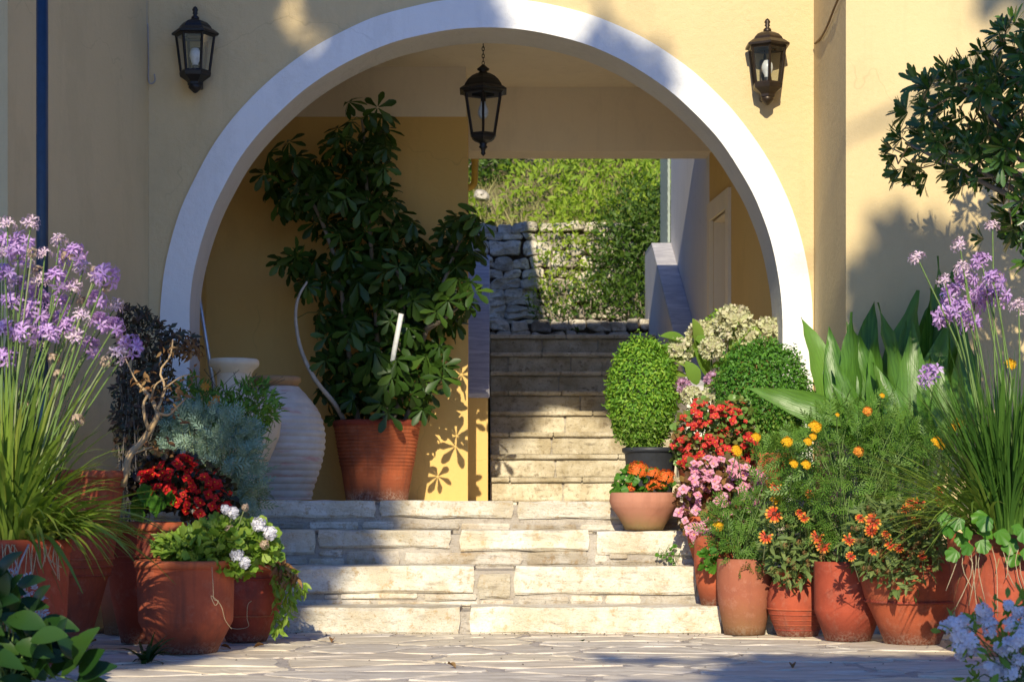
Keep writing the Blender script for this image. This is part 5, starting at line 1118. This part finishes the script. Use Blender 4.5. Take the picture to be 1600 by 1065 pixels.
# ---------------------------------------------------------------- right group of pots
def marigold(t_, poly, Y, th, n, base, fl, size=.085, m_=None):
    size *= .95; n = int(n * .9)
    W, o = in_shape(poly, Y, th, n); foliage(t_, 'foliage', W, o, pinnate(5, .10, .38), size, m_ or L['marig'], .45, .65); stemfan(t_, base, W, 60, .0035)
    for (x_, y_, s_, kd) in fl:
        p = P(x_, y_, Y - th * .5 - .02); b = P(x_ + rng.normal() * 8, y_ + 45, Y - th * .3); g = G(); g.tube(smoothpath([b, (b + p) / 2, p], 5), .0024, 5); sm = g.obj('flower_stem', M['green_stem'], t_)
        put('flower', POM[kd], sm, p - np.array([0, .004, 0]), yz((0, -.7, .6)), (rng.normal() * .35, -.8, .55), s_ / 11 * Y / 8.5)
def gaillardia(t_, poly, Y, th, n, base, fl, size=.05, seeds=12):
    W, o = in_shape(poly, Y, th, n); foliage(t_, 'foliage', W, o, leaf(.36, 3, .15, .3), size, L['gaill'], .1, .6); stemfan(t_, base, W, 50, .003, M['pale_stem'])
    for (x_, y_, s_) in fl:
        p = P(x_, y_, Y - th * .5 - .03); b = P(x_ + rng.normal() * 8, y_ + 40, Y - th * .2); g = G(); g.tube(smoothpath([b, (b + p) / 2, p], 5), .002, 5); sm = g.obj('flower_stem', M['pale_stem'], t_)
        put('flower', GAIL[x_ % 5], sm, p, yz((0, -.9, .4)), (rng.normal() * .35, -.9, .35 + rng.normal() * .2), s_ * Y / FPX)
    W, o = in_shape(poly, Y - th * .5, .1, seeds)
    for i in range(seeds): put('seed_head', SEED, t_, W[i], (0, 0, 1), (0, -1, 0), rng.uniform(.015, .025))
t_ = potted('plain_tapered_pot', 'plain reddish tapered pot with marigold leaves, standing on the lowest step', 1122, 9.31, .1215)
pot(t_, 1124, 9.31, [(836, 36), (850, 39), (880, 39.5), (910, 36), (944, 28)], .1215, M['terra'])
marigold(t_, [(1105, 800), (1150, 780), (1185, 810), (1200, 860), (1165, 885), (1110, 870), (1098, 880), (1102, 850)], 9.25, .25, 170, P(1130, 845, 9.3), [(1122, 822, 10, 0)], .08)
W, o = in_shape([(1095, 870), (1105, 850), (1125, 842), (1135, 860), (1118, 885), (1100, 885)], 9.12, .06, 26); foliage(t_, 'round_leaves', W, o, lobed(5), .045, L['ivy'], .2, .3)
t_ = potted('lichened_pot', 'weathered speckled terracotta pot under marigold foliage at the end of the steps', 1163, 9.07, 0)
pot(t_, 1163, 9.07, [(872, 42), (885, 43), (915, 43), (945, 40), (975, 34), (988, 31)], 0, M['terra_old'])
marigold(t_, [(1178, 720), (1205, 690), (1250, 690), (1262, 760), (1240, 830), (1225, 895), (1190, 908), (1150, 888), (1118, 862), (1120, 800), (1160, 770), (1180, 750)], 9.05, .34, 420, P(1165, 878, 9.07),
         [(1181, 683, 9, 0), (1151, 705, 10, 0), (1212, 782, 11, 0), (1150, 700, 7, 0), (1228, 692, 10, 0), (1238, 720, 8, 0), (1216, 770, 9, 0)], .085)
t_ = potted('ringed_squat_pot', 'squat reddish pot with grooved lower half and gaillardias, between taller pots', 1246, 8.97, 0)
pot(t_, 1246, 8.97, [(886, 36), (894, 37), (900, 33), (908, 40), (925, 46), (942, 47), (952, 46), (970, 40), (992, 31)], 0, M['terra'])
for i in range(5): band(t_, 1246, 8.97, 950 + i * 8, 46.3 - i * 3.1, M['terra'], 1.7)
gaillardia(t_, [(1195, 800), (1230, 790), (1285, 800), (1300, 850), (1290, 885), (1265, 895), (1235, 915), (1205, 895), (1195, 850)], 8.85, .34, 900, P(1246, 890, 8.97), [(1210, 802, 15), (1197, 838, 12), (1277, 838, 12), (1287, 852, 13), (1212, 760, 10), (1256, 808, 9), (1250, 800, 8), (1265, 770, 8)], .05, 22)
t_ = potted('angled_foot_pot', 'smooth salmon terracotta pot with an angled foot and tall bushy marigolds', 1325, 8.68, 0)
pot(t_, 1325, 8.68, [(876, 52), (884, 53), (900, 53), (953, 52), (999, 35)], 0, M['terra'])
marigold(t_, [(1225, 690), (1262, 660), (1300, 640), (1340, 625), (1385, 630), (1420, 650), (1450, 680), (1470, 730), (1460, 790), (1400, 800), (1370, 830), (1330, 860), (1290, 850), (1240, 830), (1215, 760)], 8.75, .62, 960, P(1325, 880, 8.7),
         [(1273, 667, 12, 0), (1230, 690, 10, 0), (1262, 690, 8, 0), (1355, 642, 10, 1), (1341, 705, 11, 1), (1259, 726, 9, 0), (1240, 725, 8, 0), (1497, 660, 10, 0), (1463, 690, 10, 0), (1488, 668, 8, 0), (1578, 569, 11, 0), (1470, 696, 8, 0), (1270, 682, 7, 0), (1378, 618, 5, 0), (1308, 648, 4, 0)], .09)
t_ = potted('wide_bowl_pot', 'wide terracotta bowl with a rope ring and grey leaved gaillardias', 1422, 8.48, 0)
pot(t_, 1425, 8.48, [(850, 60), (862, 64), (880, 78), (905, 80), (935, 72), (942, 69), (970, 56), (1003, 42)], 0, M['terra'], 2, 52)
band(t_, 1425, 8.48, 938, 71.5, M['terra'], 2.2, True)
gaillardia(t_, [(1335, 800), (1370, 785), (1430, 790), (1475, 790), (1480, 830), (1462, 870), (1440, 890), (1425, 925), (1405, 935), (1385, 920), (1350, 890), (1325, 850)], 8.36, .42, 1500, P(1420, 862, 8.48),
           [(1365, 812, 14), (1362, 828, 12), (1326, 842, 11), (1425, 785, 11), (1437, 786, 11), (1432, 812, 9), (1468, 783, 10), (1500, 803, 11), (1470, 765, 9), (1391, 850, 10), (1330, 868, 9), (1345, 808, 9), (1414, 795, 8), (1385, 833, 8), (1365, 860, 8), (1405, 855, 9), (1441, 868, 8)], .052, 60)

# ---------------------------------------------------------------- canna
t_ = thing('canna', (PX(1390, 9.3), 9.3, 0), 'clump of broad upright canna leaves against the shadowed yellow wall', 'plant')
def rip(tpl, sd):
    return [(V + np.stack([0 * V[:, 0], 0 * V[:, 0], .016 * np.sin(V[:, 1] * 23 + sd) * np.sign(V[:, 0])], 1) + np.stack([.03 * np.sin(V[:, 1] * 2.2 + sd) - .03 * math.sin(sd), 0 * V[:, 0], 0 * V[:, 0]], 1), F, m) for V, F, m in tpl]
CM = [G_of(rip(leaf(w_, 14, .26, c_, 'canna'), sd)).mesh('canna_leaf', L['canna']) for w_, c_, sd in ((.25, .12, 0), (.30, .3, 1), (.21, .05, 2.5), (.27, .2, 4))]
base = P(1385, 800, 9.3)
CL = [((1395, 745), (1478, 435 + 60), .0), ((1400, 720), (1403, 445), .1), ((1420, 700), (1388, 470), 0), ((1350, 700), (1350, 465), .15), ((1370, 690), (1325, 500), 0), ((1380, 690), (1345, 520), -.1), ((1400, 700), (1425, 500), .1), ((1425, 720), (1428, 505), -.15), ((1440, 700), (1455, 460), .1), ((1450, 690), (1452, 396), .2), ((1470, 680), (1485, 400), .25), ((1330, 680), (1290, 510), .05), ((1340, 690), (1312, 490), -.05), ((1310, 690), (1282, 487), .1), ((1390, 720), (1365, 545), -.2), ((1400, 720), (1330, 530), -.15), ((1345, 700), (1300, 560), -.1), ((1330, 662), (1182, 602), -.1), ((1350, 690), (1208, 665), -.25), ((1370, 720), (1310, 600), -.2), ((1380, 700), (1378, 568), -.3), ((1420, 730), (1385, 575), -.3), ((1460, 720), (1440, 600), -.25), ((1480, 720), (1470, 560), -.1), ((1500, 720), (1510, 480), .2), ((1350, 660), (1340, 545), .1), ((1480, 700), (1500, 560), 0), ((1290, 690), (1285, 560), .1), ((1440, 680), (1475, 450), .1)]
for i, (a_, b_, dy) in enumerate(CL):
    pa = P(a_[0], a_[1], 9.25 + dy * .6); pb = P(b_[0], b_[1], 9.22 + dy * .9); d = pb - pa; ln = np.linalg.norm(d)
    zd = np.array([rng.normal() * .75 + (d[0] * .8), -1, .35 + rng.normal() * .25]); o_ = put('leaf', CM[i % 4], t_, pa, d, zd, ln)
    g = G(); bb = np.array([base[0] + rng.normal() * .06, 9.3, .0]); g.tube(smoothpath([bb, (bb + pa) / 2 + [rng.normal() * .02, 0, 0], pa, pa + d * .1], 8), np.linspace(.013, .007, 8), 6); g.obj('stalk', M['green_stem'], t_)

# ---------------------------------------------------------------- leathery tree at the upper corner
t_ = thing('leathery_leaved_tree', (3.0, 8.2, 0), 'dark leathery-leaved tree reaching in front of the sunlit wall', 'tree')
YP = 8.1
PW = [G_of(whorl(leaf(.27, 4, .1, .1, 'spat'), n_, tl_, .03, .3, n_ + 40) + whorl(leaf(.25, 4, .1, .1, 'spat'), 6, 1.05, .02, .3, n_ + 4)).mesh('leaf_whorl', L['pitto']) for n_, tl_ in ((9, .75), (11, .55), (8, .85), (10, .35))]
PT = [(1372, 222), (1392, 230), (1388, 140), (1405, 128), (1440, 128), (1455, 105), (1488, 92), (1520, 70), (1560, 60), (1578, 15), (1590, -20), (1660, -60), (1850, -80), (1900, 300), (1780, 420), (1600, 430), (1560, 400), (1548, 345), (1560, 300), (1535, 280), (1500, 292), (1470, 275), (1440, 285), (1400, 262), (1380, 250)]
PT = [(x_ + (14 if x_ < 1600 else 0), y_ + (6 if y_ < 150 else -4)) for x_, y_ in PT]
W, o = in_shape(PT, YP + .1, .9, 430)
g = G(); dz = W - np.array([3.0, 8.2, 2.2]); dz = dz / np.linalg.norm(dz, axis=1, keepdims=True) + rng.normal(size=W.shape) * .4
g.inst(whorl(leaf(.27, 3, .1, .1, 'spat'), 10, .7, .03, .3, 4), W, np.cross(dz, rng.normal(size=W.shape)), dz, rng.uniform(.07, .10, len(W))); g.obj('more_leaves', L['pitto'], t_, kind='stuff')
W, o = in_shape(PT, YP, .9, 295)
root_ = np.array([3.0, 8.2, 2.2])
for i in range(len(W)):
    d = W[i] - root_; d /= np.linalg.norm(d); zd = d * 1.1 + np.array([-.15, -.2, .15]) + rng.normal(size=3) * .4
    put('leaf_whorl', PW[i % 4], t_, W[i], yz(zd) + rng.normal(size=3) * .3, zd, rng.uniform(.062, .095))
nodes = [P(1640, 280, YP), P(1580, 210, YP), P(1520, 190, YP), P(1470, 230, YP), P(1440, 170, YP), P(1600, 120, YP), P(1560, 90, YP), P(1750, 200, YP), P(1700, 50, YP), P(1500, 140, YP), P(1580, 270, YP), P(1420, 225, YP)]
g = G(); g.tube(smoothpath([(3.0, 8.2, -.05), (3.05, 8.2, .8), (2.95, 8.2, 1.6), (2.85, 8.15, 2.3), (2.9, 8.15, 3.0)], 14), np.linspace(.07, .03, 14), 9)
for nd in nodes: g.tube(smoothpath([(2.9, 8.18, 1.7), (2.9 + nd[0]) / 2 * np.array([1, 0, 0]) + [0, 8.15, (1.7 + nd[2]) / 2 - .05], nd], 10), np.linspace(.022, .006, 10), 6)
g.obj('trunk', M['bark'], t_)
g = G()
for w0 in W:
    j = np.argmin([((n_ - w0) ** 2).sum() for n_ in nodes]); g.tube([nodes[j], (nodes[j] + w0) / 2 + rng.normal(size=3) * .02, w0], .0035, 4, cap=False)
g.obj('twigs', M['twig'], t_, kind='stuff')

# ---------------------------------------------------------------- near plants at the lower corners
Yn = 6.25; t_ = thing('broad_leaved_shrub', (PX(10, Yn), Yn, 0), 'dark glossy broad leaved shrub nearest the viewer in the lower corner', 'shrub')
DL = [G_of(leaf(.6, 6, .15, c_)).mesh('glossy_leaf', L['dark']) for c_ in (.2, .45)]
W, o = in_shape([(-60, 905), (-20, 895), (15, 905), (30, 935), (45, 975), (85, 1000), (100, 1015), (130, 1040), (125, 1075), (-60, 1090)], Yn, .4, 90)
for i in range(len(W)):
    a_ = rng.uniform(-1.3, 1.5); put('leaf', DL[i % 2], t_, W[i], (math.sin(a_), -.4, math.cos(a_) * .8 - .2), (rng.normal() * .4, -.7, .7), rng.uniform(.09, .15))
stemfan(t_, (PX(10, Yn), Yn, -.01), W, 25, .005)
t_ = thing('silver_leaf_sprig', (PX(45, 6.7), 6.7, 0), 'small silvery white foliage in front of the big tub', 'plant')
W = np.array([P(x_ + rng.normal() * 10, y_ + rng.normal() * 9, 6.7 + rng.normal() * .04) for x_, y_ in ((10, 925), (25, 915), (38, 935), (20, 945), (50, 960), (42, 975), (8, 905)) for _ in range(12)])
foliage(t_, 'foliage', W, np.zeros_like(W), pinnate(4, .16, .4), .055, L['silver'], .4, 0, None); stemfan(t_, (PX(30, 6.7), 6.7, 0), W, 12, .003, M['pale_stem'])
g = G(); g.tube(smoothpath([P(20, 940, 6.75), P(28, 890, 6.75), P(45, 850, 6.8)], 6), .0035, 5); g.tube([P(28, 890, 6.75), P(20, 862, 6.75)], .003, 5); g.obj('dry_twig', M['cable_grey'], t_)
Yq = 6.35; t_ = thing('plumbago', (PX(1590, Yq), Yq, 0), 'pale blue plumbago nearest the viewer in front of the terracotta tubs', 'shrub')
PLp = [(1478, 985), (1500, 960), (1530, 955), (1545, 950), (1560, 935), (1600, 925), (1700, 920), (1700, 1090), (1500, 1090), (1490, 1060), (1520, 1040), (1500, 1020)]
W, o = in_shape(PLp, Yq, .4, 420); foliage(t_, 'foliage', W, o, leaf(.4, 3, .15, .2), .045, L['geran'], .4, .5); stemfan(t_, (PX(1600, Yq), Yq, -.01), W, 40, .003)
W, o = in_shape(PLp, Yq - .06, .42, 46); W = np.concatenate([W, [P(x_, y_, Yq - .15) for x_, y_ in ((1490, 975), (1500, 990), (1515, 1000), (1500, 1010), (1535, 952), (1575, 945), (1590, 955), (1580, 975), (1600, 990), (1560, 1010), (1590, 1030), (1545, 1040), (1580, 1050))]])
o = np.zeros_like(W); blooms(t_, 'flower_head', PLU, W, o, .05)
t_ = thing('ground_weed', (PX(225, 7.5), 7.5, 0), 'dark green rosette weed growing from the paving beside the wide-rimmed tub', 'weed')
g = G(); blades(g, tuple(P(228, 1033, 7.5) * [1, 1, 0]), 34, .02, (.04, .13), (.03, .16), (.02, .09), .016); g.obj('leaves', L['dark'], t_, kind='stuff')
# fallen leaves and bits
for i, (x_, y_) in enumerate([(908, 1002), (412, 1010), (345, 1012), (1238, 1040), (520, 1000), (700, 1040), (150, 1003)]):
    Yg = 1.0 / ((y_ - HY) / (FPX * EYE)); p = P(x_, y_, Yg); p[2] = .008
    o_ = put('fallen_leaf', DL[0] if i == 0 else bpy.data.meshes.get('curled_leaf') or G_of(leaf(.6, 4, .5, .3)).mesh('curled_leaf', L['dry']), None, p, (rng.normal(), rng.normal(), .0), (0, .2, 1), .045)
    tag(o_, ['green fallen leaf lying on the paving in front of the steps', 'dry leaf below the trailing plant of the round pot', 'dry leaf on the paving between the tub and the trailing plant', 'dry leaf alone on the paving in front of the ringed squat pot', 'dry leaf on the paving at the foot of the lowest step', 'dry leaf out on the middle of the paving', 'dry leaf between the tall ringed pot and the tub'][i], 'leaf', 'fallen leaves on the paving')
# grit and crumbs of soil along the pots and the lowest step
g = G(); n_ = 420; x_ = rng.uniform(-2.1, 2.2, n_); y_ = np.where(rng.random(n_) < .6, 9.15 - np.abs(rng.normal(size=n_)) * .10, rng.uniform(7.2, 9.1, n_))
crumb = (np.array([(1, 0, 0), (-.4, .9, 0), (-.6, -.8, 0), (.1, 0, .7)]), np.array([(0, 1, 3), (1, 2, 3), (2, 0, 3)]), 0)
g.inst([crumb], np.stack([x_, y_, np.full(n_, .001)], 1), np.concatenate([rng.normal(size=(n_, 2)), np.zeros((n_, 1))], 1), (0, 0, 1), rng.uniform(.002, .0065, n_)); o = g.obj('grit', M['earth'], smooth=False); tag(o, 'dark grit and soil crumbs scattered over the paving', 'grit', kind='stuff')
